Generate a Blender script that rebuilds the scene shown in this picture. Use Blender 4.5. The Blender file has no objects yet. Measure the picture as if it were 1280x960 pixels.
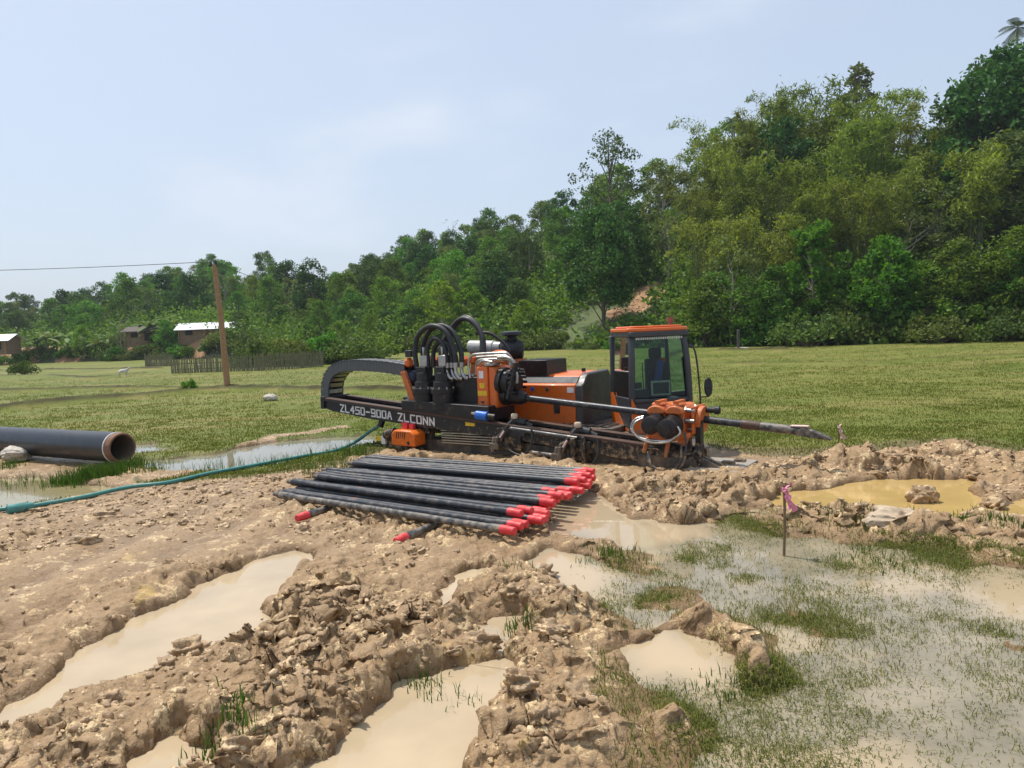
import bpy, math, random
import numpy as np
from mathutils import Vector, Matrix
rng = np.random.default_rng(7); random.seed(7)
S = bpy.context.scene
COL = S.collection
# ------------------------------------------------------------------ camera
H = 1.7; FPX = 960.0; PITCH = math.radians(4.05); ROLL = math.radians(2.4)
FW = np.array([0, math.cos(PITCH), -math.sin(PITCH)])
_r = np.array([1., 0, 0]); _u = np.cross(_r, FW)
RT = _r*math.cos(ROLL) - _u*math.sin(ROLL); UPV = _u*math.cos(ROLL) + _r*math.sin(ROLL)
CAM = np.array([0, 0, H])
def ray(x, y): return FW + RT*(x-640)/FPX + UPV*(480-y)/FPX
def ground(x, y, z=0.0):
    d = ray(x, y); return CAM + d*((z-H)/d[2])
def at(x, y, Y):
    d = ray(x, y); return CAM + d*(Y/d[1])
cam = bpy.data.objects.new('camera', bpy.data.cameras.new('camera'))
COL.objects.link(cam); S.camera = cam
cam.data.sensor_width = 36; cam.data.lens = 27.0; cam.data.clip_end = 3000; cam.data.clip_start = .05
cam.matrix_world = Matrix(((RT[0], UPV[0], -FW[0], 0), (RT[1], UPV[1], -FW[1], 0), (RT[2], UPV[2], -FW[2], H), (0, 0, 0, 1)))
# ------------------------------------------------------------------ light
SUN_EL, SUN_AZ = math.radians(66), math.radians(-48)      # azimuth from +Y towards +X
W = bpy.data.worlds.new('World'); S.world = W; W.use_nodes = True
nt = W.node_tree; bg = nt.nodes['Background']
sky = nt.nodes.new('ShaderNodeTexSky'); sky.sky_type = 'NISHITA'; sky.sun_disc = False
sky.sun_elevation = SUN_EL; sky.sun_rotation = SUN_AZ; sky.air_density = 1.0; sky.dust_density = 3.0; sky.ozone_density = 1.0
tc = nt.nodes.new('ShaderNodeTexCoord'); mp = nt.nodes.new('ShaderNodeMapping'); mp.inputs['Scale'].default_value = (1.0, 1.0, 2.6)
nz = nt.nodes.new('ShaderNodeTexNoise'); nz.inputs['Scale'].default_value = 1.7; nz.inputs['Detail'].default_value = 5; nz.inputs['Roughness'].default_value = .5
rp = nt.nodes.new('ShaderNodeValToRGB'); rp.color_ramp.elements[0].position = .46; rp.color_ramp.elements[0].color = (0.62, .62, .62, 1)
rp.color_ramp.elements[1].position = .74; rp.color_ramp.elements[1].color = (.82, .82, .82, 1)
mx = nt.nodes.new('ShaderNodeMix'); mx.data_type = 'RGBA'
SKYHAZE = (3.75, 4.35, 5.2, 1)
mx.inputs[7].default_value = SKYHAZE
L = nt.links.new
L(tc.outputs['Generated'], mp.inputs['Vector']); L(mp.outputs['Vector'], nz.inputs['Vector']); L(nz.outputs['Fac'], rp.inputs['Fac'])
r2 = nt.nodes.new('ShaderNodeValToRGB'); r2.color_ramp.elements[0].position = .5; r2.color_ramp.elements[1].position = .78; r2.color_ramp.elements[1].color = (.75, .75, .75, 1); r2.color_ramp.interpolation = 'EASE'
m2 = nt.nodes.new('ShaderNodeMix'); m2.data_type = 'RGBA'; m2.inputs[7].default_value = (5.1, 5.4, 5.9, 1)
nz.inputs['Scale'].default_value = 2.1
L(nz.outputs['Fac'], r2.inputs['Fac']); L(r2.outputs['Color'], m2.inputs[0])
L(rp.outputs['Color'], mx.inputs[0]); L(sky.outputs['Color'], mx.inputs[6]); L(mx.outputs[2], m2.inputs[6]); L(m2.outputs[2], bg.inputs['Color'])
bg.inputs['Strength'].default_value = .14
sun = bpy.data.objects.new('sun', bpy.data.lights.new('sun', 'SUN')); COL.objects.link(sun)
sun.data.energy = 3.7; sun.data.angle = math.radians(1.2); sun.data.color = (1, .95, .87)
sd = Vector((math.sin(SUN_AZ)*math.cos(SUN_EL), math.cos(SUN_AZ)*math.cos(SUN_EL), math.sin(SUN_EL)))
sun.rotation_euler = sd.to_track_quat('Z', 'Y').to_euler(); sun.location = (0, 0, 60)
S.view_settings.view_transform = 'Standard'; S.view_settings.look = 'None'; S.view_settings.gamma = 1; S.view_settings.exposure = .3
S.view_settings.use_curve_mapping = False
S.cycles.use_denoising = True; S.cycles.max_bounces = 6; S.cycles.transparent_max_bounces = 8
S.cycles.diffuse_bounces = 3; S.cycles.glossy_bounces = 3; S.cycles.transmission_bounces = 5; S.cycles.caustics_reflective = False; S.cycles.caustics_refractive = False
# ------------------------------------------------------------------ materials
def newmat(name):
    m = bpy.data.materials.new(name); m.use_nodes = True
    return m, m.node_tree, m.node_tree.nodes['Principled BSDF']
def N(t, kind, **kw):
    n = t.nodes.new(kind)
    for k, v in kw.items():
        if k in n.inputs: n.inputs[k].default_value = v
        else: setattr(n, k, v)
    return n
def mixc(t, fac, a, b, mode='MIX'):
    m = t.nodes.new('ShaderNodeMix'); m.data_type = 'RGBA'; m.blend_type = mode
    for i, v in ((0, fac), (6, a), (7, b)):
        if hasattr(v, 'links'): t.links.new(v, m.inputs[i])
        elif i: m.inputs[i].default_value = (*v, 1)
        else: m.inputs[0].default_value = v
    return m.outputs[2]
def ramp(t, src, p0, p1, c0=(0, 0, 0), c1=(1, 1, 1)):
    r = t.nodes.new('ShaderNodeValToRGB'); e = r.color_ramp.elements
    e[0].position = p0; e[1].position = p1; e[0].color = (*c0, 1); e[1].color = (*c1, 1)
    t.links.new(src, r.inputs[0]); return r.outputs[0]
def noise(t, scale, detail=4, rough=.55, coord='Object', stretch=None):
    c = t.nodes.new('ShaderNodeTexCoord'); n = N(t, 'ShaderNodeTexNoise', Scale=scale, Detail=detail, Roughness=rough)
    if stretch:
        m = t.nodes.new('ShaderNodeMapping'); m.inputs['Scale'].default_value = stretch
        t.links.new(c.outputs[coord], m.inputs[0]); t.links.new(m.outputs[0], n.inputs['Vector'])
    else: t.links.new(c.outputs[coord], n.inputs['Vector'])
    return n.outputs['Fac']
def bump(t, b, src, strength, dist=.02):
    n = N(t, 'ShaderNodeBump', Strength=strength, Distance=dist); t.links.new(src, n.inputs['Height']); t.links.new(n.outputs[0], b.inputs['Normal'])
def paint(name, col, rough=.45, metal=0.0, dirt=.25, dcol=(.22, .15, .09), scale=9, spec=.5, var=.12, coat=0.0, splash=0.0):
    m, t, b = newmat(name)
    n1 = noise(t, scale, 6, .65); n2 = noise(t, scale*3.1, 5, .6)
    dark = tuple(c*(1-var*2.2) for c in col); lite = tuple(min(1, c*(1+var)) for c in col)
    base = mixc(t, ramp(t, n2, .3, .7), dark, lite)
    fac = ramp(t, n1, .72-dirt*.5, .86-dirt*.2)
    colr = mixc(t, fac, base, dcol)
    if splash:      # dried mud thrown up from the ground, thinning out with height
        g = t.nodes.new('ShaderNodeNewGeometry'); sx = t.nodes.new('ShaderNodeSeparateXYZ'); t.links.new(g.outputs['Position'], sx.inputs[0])
        q = t.nodes.new('ShaderNodeMapRange'); q.inputs['From Min'].default_value = .0; q.inputs['From Max'].default_value = splash; q.inputs['To Min'].default_value = .15; q.inputs['To Max'].default_value = -.16; t.links.new(sx.outputs['Z'], q.inputs[0])
        ad = N(t, 'ShaderNodeMath', operation='ADD'); t.links.new(noise(t, 16, 8, .72), ad.inputs[0]); t.links.new(q.outputs[0], ad.inputs[1])
        colr = mixc(t, ramp(t, ad.outputs[0], .56, .68), colr, mixc(t, n2, (.36, .25, .14), (.24, .165, .095)))
    t.links.new(colr, b.inputs['Base Color'])
    t.links.new(ramp(t, n1, .35, .7, (rough*.8,)*3, (min(1, rough*1.5),)*3), b.inputs['Roughness'])
    b.inputs['Metallic'].default_value = metal; b.inputs['Specular IOR Level'].default_value = spec
    if coat: b.inputs['Coat Weight'].default_value = coat; b.inputs['Coat Roughness'].default_value = .15
    bump(t, b, n2, .12, .004)
    return m
def leafmat(name, c_dark, c_lite, trans=.3, hue=.03, spec=.1):
    m, t, b = newmat(name)
    out = t.nodes['Material Output']
    g = t.nodes.new('ShaderNodeNewGeometry'); oi = t.nodes.new('ShaderNodeObjectInfo')
    c = mixc(t, g.outputs['Random Per Island'], c_dark, c_lite)
    hs = N(t, 'ShaderNodeHueSaturation'); t.links.new(c, hs.inputs['Color'])
    def mr(lo, hi):
        q = t.nodes.new('ShaderNodeMapRange'); q.inputs['To Min'].default_value = lo; q.inputs['To Max'].default_value = hi
        t.links.new(oi.outputs['Random'], q.inputs[0]); return q.outputs[0]
    t.links.new(mr(.5-hue, .5+hue), hs.inputs['Hue'])
    mm = N(t, 'ShaderNodeMath', operation='FRACT'); m2 = N(t, 'ShaderNodeMath', operation='MULTIPLY'); m2.inputs[1].default_value = 7.31
    t.links.new(oi.outputs['Random'], m2.inputs[0]); t.links.new(m2.outputs[0], mm.inputs[0])
    q = t.nodes.new('ShaderNodeMapRange'); q.inputs['To Min'].default_value = .72; q.inputs['To Max'].default_value = 1.25
    t.links.new(mm.outputs[0], q.inputs[0]); t.links.new(q.outputs[0], hs.inputs['Value'])
    t.links.new(hs.outputs[0], b.inputs['Base Color']); b.inputs['Roughness'].default_value = .55; b.inputs['Specular IOR Level'].default_value = spec
    tr = t.nodes.new('ShaderNodeBsdfTranslucent')
    br = mixc(t, 1.0, hs.outputs[0], (1.5, 1.55, .7), 'MULTIPLY'); t.links.new(br, tr.inputs[0])
    ms = N(t, 'ShaderNodeMixShader'); ms.inputs[0].default_value = trans
    t.links.new(b.outputs[0], ms.inputs[1]); t.links.new(tr.outputs[0], ms.inputs[2]); t.links.new(ms.outputs[0], out.inputs[0])
    return m
def watermat(name, col, rough=.04, var=.15):
    m, t, b = newmat(name)
    n = noise(t, 1.3, 4, .6)
    t.links.new(mixc(t, ramp(t, n, .3, .7), tuple(c*(1-var) for c in col), tuple(c*(1+var) for c in col)), b.inputs['Base Color'])
    b.inputs['Roughness'].default_value = rough; b.inputs['IOR'].default_value = 1.33; b.inputs['Specular IOR Level'].default_value = .5
    bump(t, b, noise(t, 5, 3, .5), .03, .02)
    return m
M = {}
M['orange'] = paint('orange_paint', (.7, .14, .014), .34, splash=1.0, dirt=.2, coat=.3, var=.06)
M['orangeclean'] = paint('clean_orange_paint', (.72, .15, .012), .34, dirt=.15)
M['orange2'] = paint('weathered_orange_paint', (.6, .15, .03), .45, dirt=.42, dcol=(.2, .1, .05), scale=14, splash=.8)
M['black'] = paint('black_paint', (.014, .014, .016), .38, dirt=.3, dcol=(.09, .065, .045), scale=7, splash=.75)
M['blacksteel'] = paint('dark_oily_steel', (.022, .02, .02), .42, metal=.3, dirt=.35, dcol=(.12, .085, .055), scale=8, splash=.8)
M['rubber'] = paint('black_rubber', (.018, .018, .02), .5, dirt=.1)
M['darkgrey'] = paint('dark_grey_paint', (.045, .047, .052), .4, dirt=.15, dcol=(.13, .1, .075), scale=5, splash=.9)
M['hoodend'] = paint('grey_brown_panel', (.07, .06, .055), .4, dirt=.1)
M['railrust'] = paint('rusty_rail', (.075, .04, .026), .55, dirt=.4, dcol=(.16, .075, .035), scale=11)
M['steel'] = paint('bare_steel', (.42, .4, .37), .3, metal=.9, dirt=.1)
M['chain'] = paint('grey_chain_plastic', (.095, .098, .1), .5, dirt=.3, dcol=(.16, .155, .145), scale=30)
M['muddysteel'] = paint('muddy_steel', (.06, .05, .042), .55, dirt=.6, dcol=(.26, .19, .125), scale=6)
M['plate'] = paint('scuffed_plate', (.34, .3, .25), .5, dirt=.4, dcol=(.2, .14, .09), scale=10)
M['white'] = paint('white_paint', (.82, .81, .79), .5, dirt=.08)
M['tank'] = paint('white_tank', (.5, .49, .46), .35, dirt=.1)
M['cream'] = paint('cream_plastic', (.62, .5, .36), .5, dirt=.15)
M['yellow'] = paint('yellow_label', (.8, .5, .02), .5, dirt=.1)
M['blue'] = paint('blue_motor_paint', (.01, .13, .55), .35, dirt=.06)
M['red'] = paint('red_plastic', (.68, .045, .05), .5, dirt=.38, dcol=(.4, .08, .05), var=.1)
M['redlight'] = paint('red_lamp', (.22, .075, .055), .3, dirt=.1)
M['rod'] = paint('blue_black_rod', (.022, .026, .034), .38, dirt=.46, dcol=(.15, .13, .11), scale=11, metal=.2)
M['roddirty'] = paint('muddy_rod', (.03, .033, .038), .45, dirt=.62, dcol=(.32, .27, .21), scale=13)
M['rodrust'] = paint('rust_spotted_rod', (.028, .032, .04), .38, dirt=.3, dcol=(.3, .1, .045), scale=5)
M['pipe'] = paint('black_coated_pipe', (.014, .018, .026), .33, dirt=.16, dcol=(.24, .23, .21), scale=4)
M['piperust'] = paint('rusty_pipe_steel', (.2, .1, .06), .7, dirt=.4, dcol=(.34, .19, .11), scale=10)
M['pipein'] = paint('pipe_interior', (.19, .135, .1), .6, dirt=.3, dcol=(.3, .2, .14), scale=6)
M['hose'] = paint('teal_hose', (.06, .24, .215), .45, dirt=.3, dcol=(.25, .27, .2), scale=8)
M['wood'] = paint('brown_wood', (.36, .2, .1), .75, dirt=.3, dcol=(.15, .08, .04), scale=3)
M['stakewood'] = paint('stake_wood', (.2, .13, .07), .8)
M['ribbon'] = paint('pink_ribbon', (.8, .28, .42), .5, dirt=.3, dcol=(.8, .75, .76), scale=22)
M['ribbonpale'] = paint('pale_ribbon', (.72, .5, .45), .5, dirt=.4, dcol=(.7, .66, .58), scale=25)
M['seat'] = paint('seat_fabric', (.02, .022, .03), .8)
M['bluecloth'] = paint('blue_cloth', (.03, .1, .4), .8)
M['redcloth'] = paint('red_cloth', (.55, .1, .05), .8)
M['screen'] = paint('dark_screen', (.01, .012, .014), .1, dirt=0)
M['navy'] = paint('navy_cable', (.015, .02, .05), .5)
M['roofmetal'] = paint('tin_roof', (.72, .74, .78), .35, metal=.3, dirt=.1)
M['bamboowall'] = paint('bamboo_wall', (.24, .155, .095), .8, dirt=.3, dcol=(.14, .09, .06), scale=2)
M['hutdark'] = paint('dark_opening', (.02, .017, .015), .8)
M['thatch'] = paint('old_thatch', (.1, .08, .065), .9)
M['fence'] = paint('weathered_bamboo', (.19, .175, .105), .8, dirt=.45, dcol=(.1, .105, .055), scale=3)
M['rock'] = paint('pale_rock', (.5, .45, .38), .8, dirt=.3, dcol=(.3, .23, .16), scale=7)
M['palemud'] = paint('pale_dried_mud', (.46, .36, .25), .8, dirt=.35, dcol=(.36, .26, .17), scale=8)
M['goat'] = paint('goat_hair', (.62, .58, .52), .9, dirt=.35, dcol=(.18, .12, .08), scale=3)
M['stone'] = paint('dark_stone', (.07, .065, .06), .8)
M['bark'] = paint('bark', (.13, .1, .075), .9, dirt=.3, dcol=(.06, .05, .04), scale=3)
M['palebark'] = paint('pale_bark', (.3, .26, .21), .85, dirt=.3, dcol=(.12, .1, .08), scale=3)
M['culm'] = paint('bamboo_culm', (.12, .14, .05), .5)
def glassmat(col):
    m, t, b = newmat('green_tinted_glass'); out = t.nodes['Material Output']
    tr = t.nodes.new('ShaderNodeBsdfTransparent'); tr.inputs[0].default_value = (*col, 1)
    gl = N(t, 'ShaderNodeBsdfGlossy', Roughness=.02); fr = N(t, 'ShaderNodeFresnel', IOR=1.5)
    ms = t.nodes.new('ShaderNodeMixShader'); t.links.new(fr.outputs[0], ms.inputs[0]); t.links.new(tr.outputs[0], ms.inputs[1]); t.links.new(gl.outputs[0], ms.inputs[2])
    t.links.new(ms.outputs[0], out.inputs[0]); return m
M['glass'] = glassmat((.5, .68, .6)); M['glassdark'] = glassmat((.32, .46, .38))
M['leaf_mid'] = leafmat('leaf_mid', (.055, .13, .018), (.16, .28, .042))
M['leaf_bright'] = leafmat('leaf_bright', (.075, .15, .016), (.15, .25, .032), .38)
M['leaf_dark'] = leafmat('leaf_dark', (.033, .078, .02), (.085, .16, .036), .2)
M['leaf_grey'] = leafmat('leaf_grey', (.07, .115, .036), (.16, .21, .065), .25)
M['leaf_bamboo'] = leafmat('leaf_bamboo', (.07, .11, .018), (.24, .29, .05), .35, .02)
M['leaf_palm'] = leafmat('leaf_palm', (.035, .065, .02), (.08, .115, .035), .2)
M['under'] = leafmat('undergrowth_leaf', (.055, .11, .018), (.17, .25, .045), .3)
M['bushleaf'] = leafmat('bush_leaf', (.065, .105, .025), (.155, .2, .055), .28)
M['grassfield'] = leafmat('field_grass_blade', (.13, .17, .033), (.19, .2, .05), .35, 0, .08)
M['grasswet'] = leafmat('wet_grass_blade', (.09, .115, .028), (.23, .235, .07), .3, 0)
M['grassbright'] = leafmat('reed_grass_blade', (.04, .09, .015), (.1, .19, .035), .35, 0)
# ------------------------------------------------------------------ mesh helpers
def tag(o, label=None, cat=None, group=None, kind=None):
    for k, v in (('label', label), ('category', cat), ('group', group), ('kind', kind)):
        if v: o[k] = v
    return o
def link(o, parent=None):
    COL.objects.link(o)
    if parent: o.parent = parent
    return o
def empty(name, loc=(0, 0, 0), rz=0, parent=None):
    o = bpy.data.objects.new(name, None); o.location = loc; o.rotation_euler = (0, 0, rz); o.empty_display_size = .1
    return link(o, parent)
def npmesh(name, V, Fq, mat, parent=None, smooth=False, tri=False):
    me = bpy.data.meshes.new(name); V = np.asarray(V, np.float32); Fq = np.asarray(Fq, np.int32); k = Fq.shape[1]
    me.vertices.add(len(V)); me.vertices.foreach_set('co', V.ravel())
    me.loops.add(Fq.size); me.loops.foreach_set('vertex_index', Fq.ravel())
    me.polygons.add(len(Fq)); me.polygons.foreach_set('loop_start', np.arange(0, Fq.size, k, dtype=np.int32))
    if smooth: me.polygons.foreach_set('use_smooth', np.ones(len(Fq), bool))
    me.update(calc_edges=True); me.materials.append(mat)
    return link(bpy.data.objects.new(name, me), parent)
def catmull(P, n=6):
    P = [np.asarray(p, float) for p in P]
    if len(P) < 3: return P
    Q = [2*P[0]-P[1]] + P + [2*P[-1]-P[-2]]; out = []
    for i in range(1, len(Q)-2):
        for k in range(n):
            t = k/n; a, b, c, d = Q[i-1], Q[i], Q[i+1], Q[i+2]
            out.append(.5*(2*b+(c-a)*t+(2*a-5*b+4*c-d)*t*t+(3*b-a-3*c+d)*t**3))
    out.append(P[-1]); return out
class B:
    def __init__(s): s.v = []; s.f = []; s.sm = []
    def add(s, vs, fs, smooth=False):
        o = len(s.v); s.v += [tuple(map(float, p)) for p in vs]; s.f += [tuple(i+o for i in f) for f in fs]; s.sm += [smooth]*len(fs)
        return s
    def box(s, x0, x1, y0, y1, z0, z1, M4=None):
        p = [(x, y, z) for z in (z0, z1) for y in (y0, y1) for x in (x0, x1)]
        if M4 is not None: p = [M4 @ Vector(q) for q in p]
        return s.add(p, [(0, 2, 3, 1), (4, 5, 7, 6), (0, 1, 5, 4), (2, 6, 7, 3), (0, 4, 6, 2), (1, 3, 7, 5)])
    def beam(s, a, b, w, h, up=(0, 0, 1)):
        a = Vector(a); b = Vector(b); d = (b-a); l = d.length; d.normalize(); sd = d.cross(Vector(up))
        if sd.length < 1e-4: sd = Vector((1, 0, 0))
        sd.normalize(); u = sd.cross(d)
        p = [a+d*x*l+sd*y*w/2+u*z*h/2 for z in (-1, 1) for y in (-1, 1) for x in (0, 1)]
        return s.add(p, [(0, 2, 3, 1), (4, 5, 7, 6), (0, 1, 5, 4), (2, 6, 7, 3), (0, 4, 6, 2), (1, 3, 7, 5)])
    def rev(s, a, b, prof, n=20, cap=True):
        """surface of revolution about a->b, prof = [(t along 0..1 or metres?, r)] with t in 0..1"""
        a = Vector(a); b = Vector(b); d = b-a; z = d.normalized(); x = z.orthogonal().normalized(); y = z.cross(x); vs = []; fs = []
        for t, r in prof:
            for k in range(n):
                g = 2*math.pi*k/n; vs.append(a+d*t+x*(r*math.cos(g))+y*(r*math.sin(g)))
        for i in range(len(prof)-1):
            for k in range(n): fs.append((i*n+k, i*n+(k+1) % n, (i+1)*n+(k+1) % n, (i+1)*n+k))
        s.add(vs, fs, True)
        if cap:
            o = len(s.v)-len(vs); s.f.append(tuple(o+k for k in reversed(range(n)))); s.f.append(tuple(o+(len(prof)-1)*n+k for k in range(n))); s.sm += [False, False]
        return s
    def cyl(s, a, b, r, r2=None, n=20): return s.rev(a, b, [(0, r), (1, r if r2 is None else r2)], n)
    def tube(s, pts, r, n=10, sub=6, rs=None, cap=True):
        P = catmull(pts, sub) if sub else [np.asarray(p, float) for p in pts]; m = len(P); vs = []; fs = []; prev = None
        for i, p in enumerate(P):
            d = Vector(P[min(i+1, m-1)]-P[max(i-1, 0)]).normalized()
            x = d.orthogonal().normalized() if prev is None else (prev - d*prev.dot(d)).normalized()
            prev = x; y = d.cross(x); rr = r if rs is None else float(np.interp(i/(m-1), np.linspace(0, 1, len(rs)), rs))
            for k in range(n):
                g = 2*math.pi*k/n; vs.append(Vector(p)+x*(rr*math.cos(g))+y*(rr*math.sin(g)))
        for i in range(m-1):
            for k in range(n): fs.append((i*n+k, i*n+(k+1) % n, (i+1)*n+(k+1) % n, (i+1)*n+k))
        s.add(vs, fs, True)
        if cap:
            o = len(s.v)-len(vs); s.f.append(tuple(o+k for k in reversed(range(n)))); s.f.append(tuple(o+(m-1)*n+k for k in range(n))); s.sm += [False, False]
        return s
    def prism(s, prof, y0, y1, plane='xz'):
        n = len(prof)
        ar = sum(prof[i][0]*prof[(i+1) % n][1]-prof[(i+1) % n][0]*prof[i][1] for i in range(n))
        if ar < 0: prof = prof[::-1]
        mk = {'xz': lambda a, b, y: (a, y, b), 'yz': lambda a, b, y: (y, a, b), 'xy': lambda a, b, y: (a, b, y)}[plane]
        vs = [mk(a, b, y0) for a, b in prof]+[mk(a, b, y1) for a, b in prof]
        fs = [tuple(range(n)), tuple(range(2*n-1, n-1, -1))]+[(i, i+n, (i+1) % n+n, (i+1) % n) for i in range(n)]
        return s.add(vs, fs)
    def blob(s, c, r, seed=0, amp=.25, n=3, flat=1.0):
        v, f = ico(n); R = np.array((r, r, r) if not hasattr(r, '__len__') else r, float); o = seed*7.31
        k = amp*1.6*(fbm(v[:, 0]*1.4+o+v[:, 2], v[:, 1]*1.4-o, seed, 3)-.5)*2+amp*.9*(fbm(v[:, 0]*4+o, v[:, 1]*4+v[:, 2]*4, seed+3, 3)-.5)*2
        k = np.round(k/.06)*.06*.5+k*.5
        return s.add((v*(1+k)[:, None]*R+np.array(c)).tolist(), f.tolist(), False if n > 2 else True)
    def build(s, name, mat, parent=None, bevel=0, label=None):
        me = bpy.data.meshes.new(name); me.from_pydata(s.v, [], s.f); me.polygons.foreach_set('use_smooth', s.sm); me.update(); me.materials.append(mat); me.set_sharp_from_angle(angle=math.radians(38))
        o = link(bpy.data.objects.new(name, me), parent)
        if bevel:
            bv = o.modifiers.new('bevel', 'BEVEL'); bv.width = bevel; bv.segments = 2; bv.limit_method = 'ANGLE'; bv.angle_limit = math.radians(40)
        if label: o['label'] = label
        return o
def copy_tree(o, parent=None, kids=None):
    c = o.copy(); link(c)
    if parent: c.parent = parent
    for ch in CH.get(o.name, ()): copy_tree(ch, c)
    return c
CH = {}
def register(o):
    CH[o.name] = [c for c in COL.objects if c.parent == o]
    for c in CH[o.name]: register(c)
# ------------------------------------------------------------------ numpy noise
def _h(ix, iy, s):
    with np.errstate(over='ignore'):
        h = (ix.astype(np.int64)*374761393 + iy.astype(np.int64)*668265263 + s*1442695041) & 0xffffffff
        h = ((h ^ (h >> 13))*1274126177) & 0xffffffff
        h = ((h ^ (h >> 16))*2246822519) & 0xffffffff
    return ((h ^ (h >> 15)) & 0xffffff)/float(0xffffff)
def vnoise(x, y, s=0):
    ix = np.floor(x); iy = np.floor(y); fx = x-ix; fy = y-iy; ix = ix.astype(np.int64); iy = iy.astype(np.int64)
    ux = fx*fx*fx*(fx*(fx*6-15)+10); uy = fy*fy*fy*(fy*(fy*6-15)+10)
    a = _h(ix, iy, s); b = _h(ix+1, iy, s); c = _h(ix, iy+1, s); d = _h(ix+1, iy+1, s)
    return (a*(1-ux)+b*ux)*(1-uy)+(c*(1-ux)+d*ux)*uy
def fbm(x, y, s=0, o=4, g=.5):
    t = 0; a = 1; n = 0
    for i in range(o): t = t+a*vnoise(x*2**i+17.3*i, y*2**i-9.1*i, s+i); n += a; a *= g
    return t/n
def clods(x, y, cell, s, rlo=.35, rhi=.75):
    """dome-shaped lumps on a jittered grid"""
    X = x/cell; Y = y/cell; ix = np.floor(X).astype(np.int64); iy = np.floor(Y).astype(np.int64); best = np.zeros_like(X)
    for dx in (-1, 0, 1):
        for dy in (-1, 0, 1):
            jx = ix+dx; jy = iy+dy
            cx = jx+_h(jx, jy, s); cy = jy+_h(jx, jy, s+1); r = rlo+(rhi-rlo)*_h(jx, jy, s+2); an = _h(jx, jy, s+4)*3.14; el = .6+.8*_h(jx, jy, s+5)
            ex = X-cx; ey = Y-cy; ca = np.cos(an); sa = np.sin(an); qx = (ex*ca+ey*sa)*el; qy = (-ex*sa+ey*ca)/el
            d2 = (qx*qx+qy*qy)/(r*r)
            hh = np.sqrt(np.clip(1-d2, 0, 1))*r*(.4+.6*_h(jx, jy, s+3)); best = np.maximum(best, hh)
    return best*cell
def sdf(px, py, poly):
    """signed distance to polygon, negative inside"""
    d = np.full(px.shape, 1e9); ins = np.zeros(px.shape, bool); n = len(poly)
    for i in range(n):
        ax, ay = poly[i][:2]; bx, by = poly[(i+1) % n][:2]; ex, ey = bx-ax, by-ay
        t = np.clip(((px-ax)*ex+(py-ay)*ey)/(ex*ex+ey*ey+1e-12), 0, 1)
        d = np.minimum(d, np.hypot(px-ax-t*ex, py-ay-t*ey))
        c = ((ay > py) != (by > py)) & (px < (bx-ax)*(py-ay)/((by-ay) if abs(by-ay) > 1e-9 else 1e-9)+ax); ins ^= c
    return np.where(ins, -d, d)
def sstep(a, b, x):
    t = np.clip((x-a)/(b-a), 0, 1); return t*t*(3-2*t)

_ICO = {}
def ico(lev=2):
    if lev in _ICO: return _ICO[lev]
    t = (1+5**.5)/2; v = np.array([(-1, t, 0), (1, t, 0), (-1, -t, 0), (1, -t, 0), (0, -1, t), (0, 1, t), (0, -1, -t), (0, 1, -t), (t, 0, -1), (t, 0, 1), (-t, 0, -1), (-t, 0, 1)], float); v /= np.linalg.norm(v[0])
    f = [(0, 11, 5), (0, 5, 1), (0, 1, 7), (0, 7, 10), (0, 10, 11), (1, 5, 9), (5, 11, 4), (11, 10, 2), (10, 7, 6), (7, 1, 8), (3, 9, 4), (3, 4, 2), (3, 2, 6), (3, 6, 8), (3, 8, 9), (4, 9, 5), (2, 4, 11), (6, 2, 10), (8, 6, 7), (9, 8, 1)]
    v = list(map(tuple, v))
    for _ in range(lev):
        c = {}; nf = []
        def mid(a, b):
            k = (min(a, b), max(a, b))
            if k not in c: p = np.array(v[a])+np.array(v[b]); v.append(tuple(p/np.linalg.norm(p))); c[k] = len(v)-1
            return c[k]
        for a, b, d in f:
            x, y, z = mid(a, b), mid(b, d), mid(d, a); nf += [(a, x, z), (b, y, x), (d, z, y), (x, y, z)]
        f = nf
    _ICO[lev] = (np.array(v), np.array(f)); return _ICO[lev]

def chunks(x, y, cell, s, sharp=2.4):
    """broken plates of mud: flat-topped tilted lumps with steep torn edges"""
    X = x/cell; Y = y/cell; ix = np.floor(X).astype(np.int64); iy = np.floor(Y).astype(np.int64); best = np.zeros_like(X)
    for dx in (-1, 0, 1):
        for dy in (-1, 0, 1):
            jx = ix+dx; jy = iy+dy; cx = jx+_h(jx, jy, s); cy = jy+_h(jx, jy, s+1); r = .3+.5*_h(jx, jy, s+2); an = _h(jx, jy, s+4)*6.28; el = .65+.7*_h(jx, jy, s+5)
            ex = X-cx; ey = Y-cy; ca = np.cos(an); sa = np.sin(an); qx = (ex*ca+ey*sa)*el; qy = (-ex*sa+ey*ca)/el
            d = np.maximum(np.sqrt(qx*qx+qy*qy), .75*(np.abs(qx)+np.abs(qy)))/r
            hh = np.clip(sharp*(1-d), 0, 1)*np.clip(.25+.75*_h(jx, jy, s+3)+.7*qx/r, 0, 1.4)*(.5+.8*r); best = np.maximum(best, hh)
    return best
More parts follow.
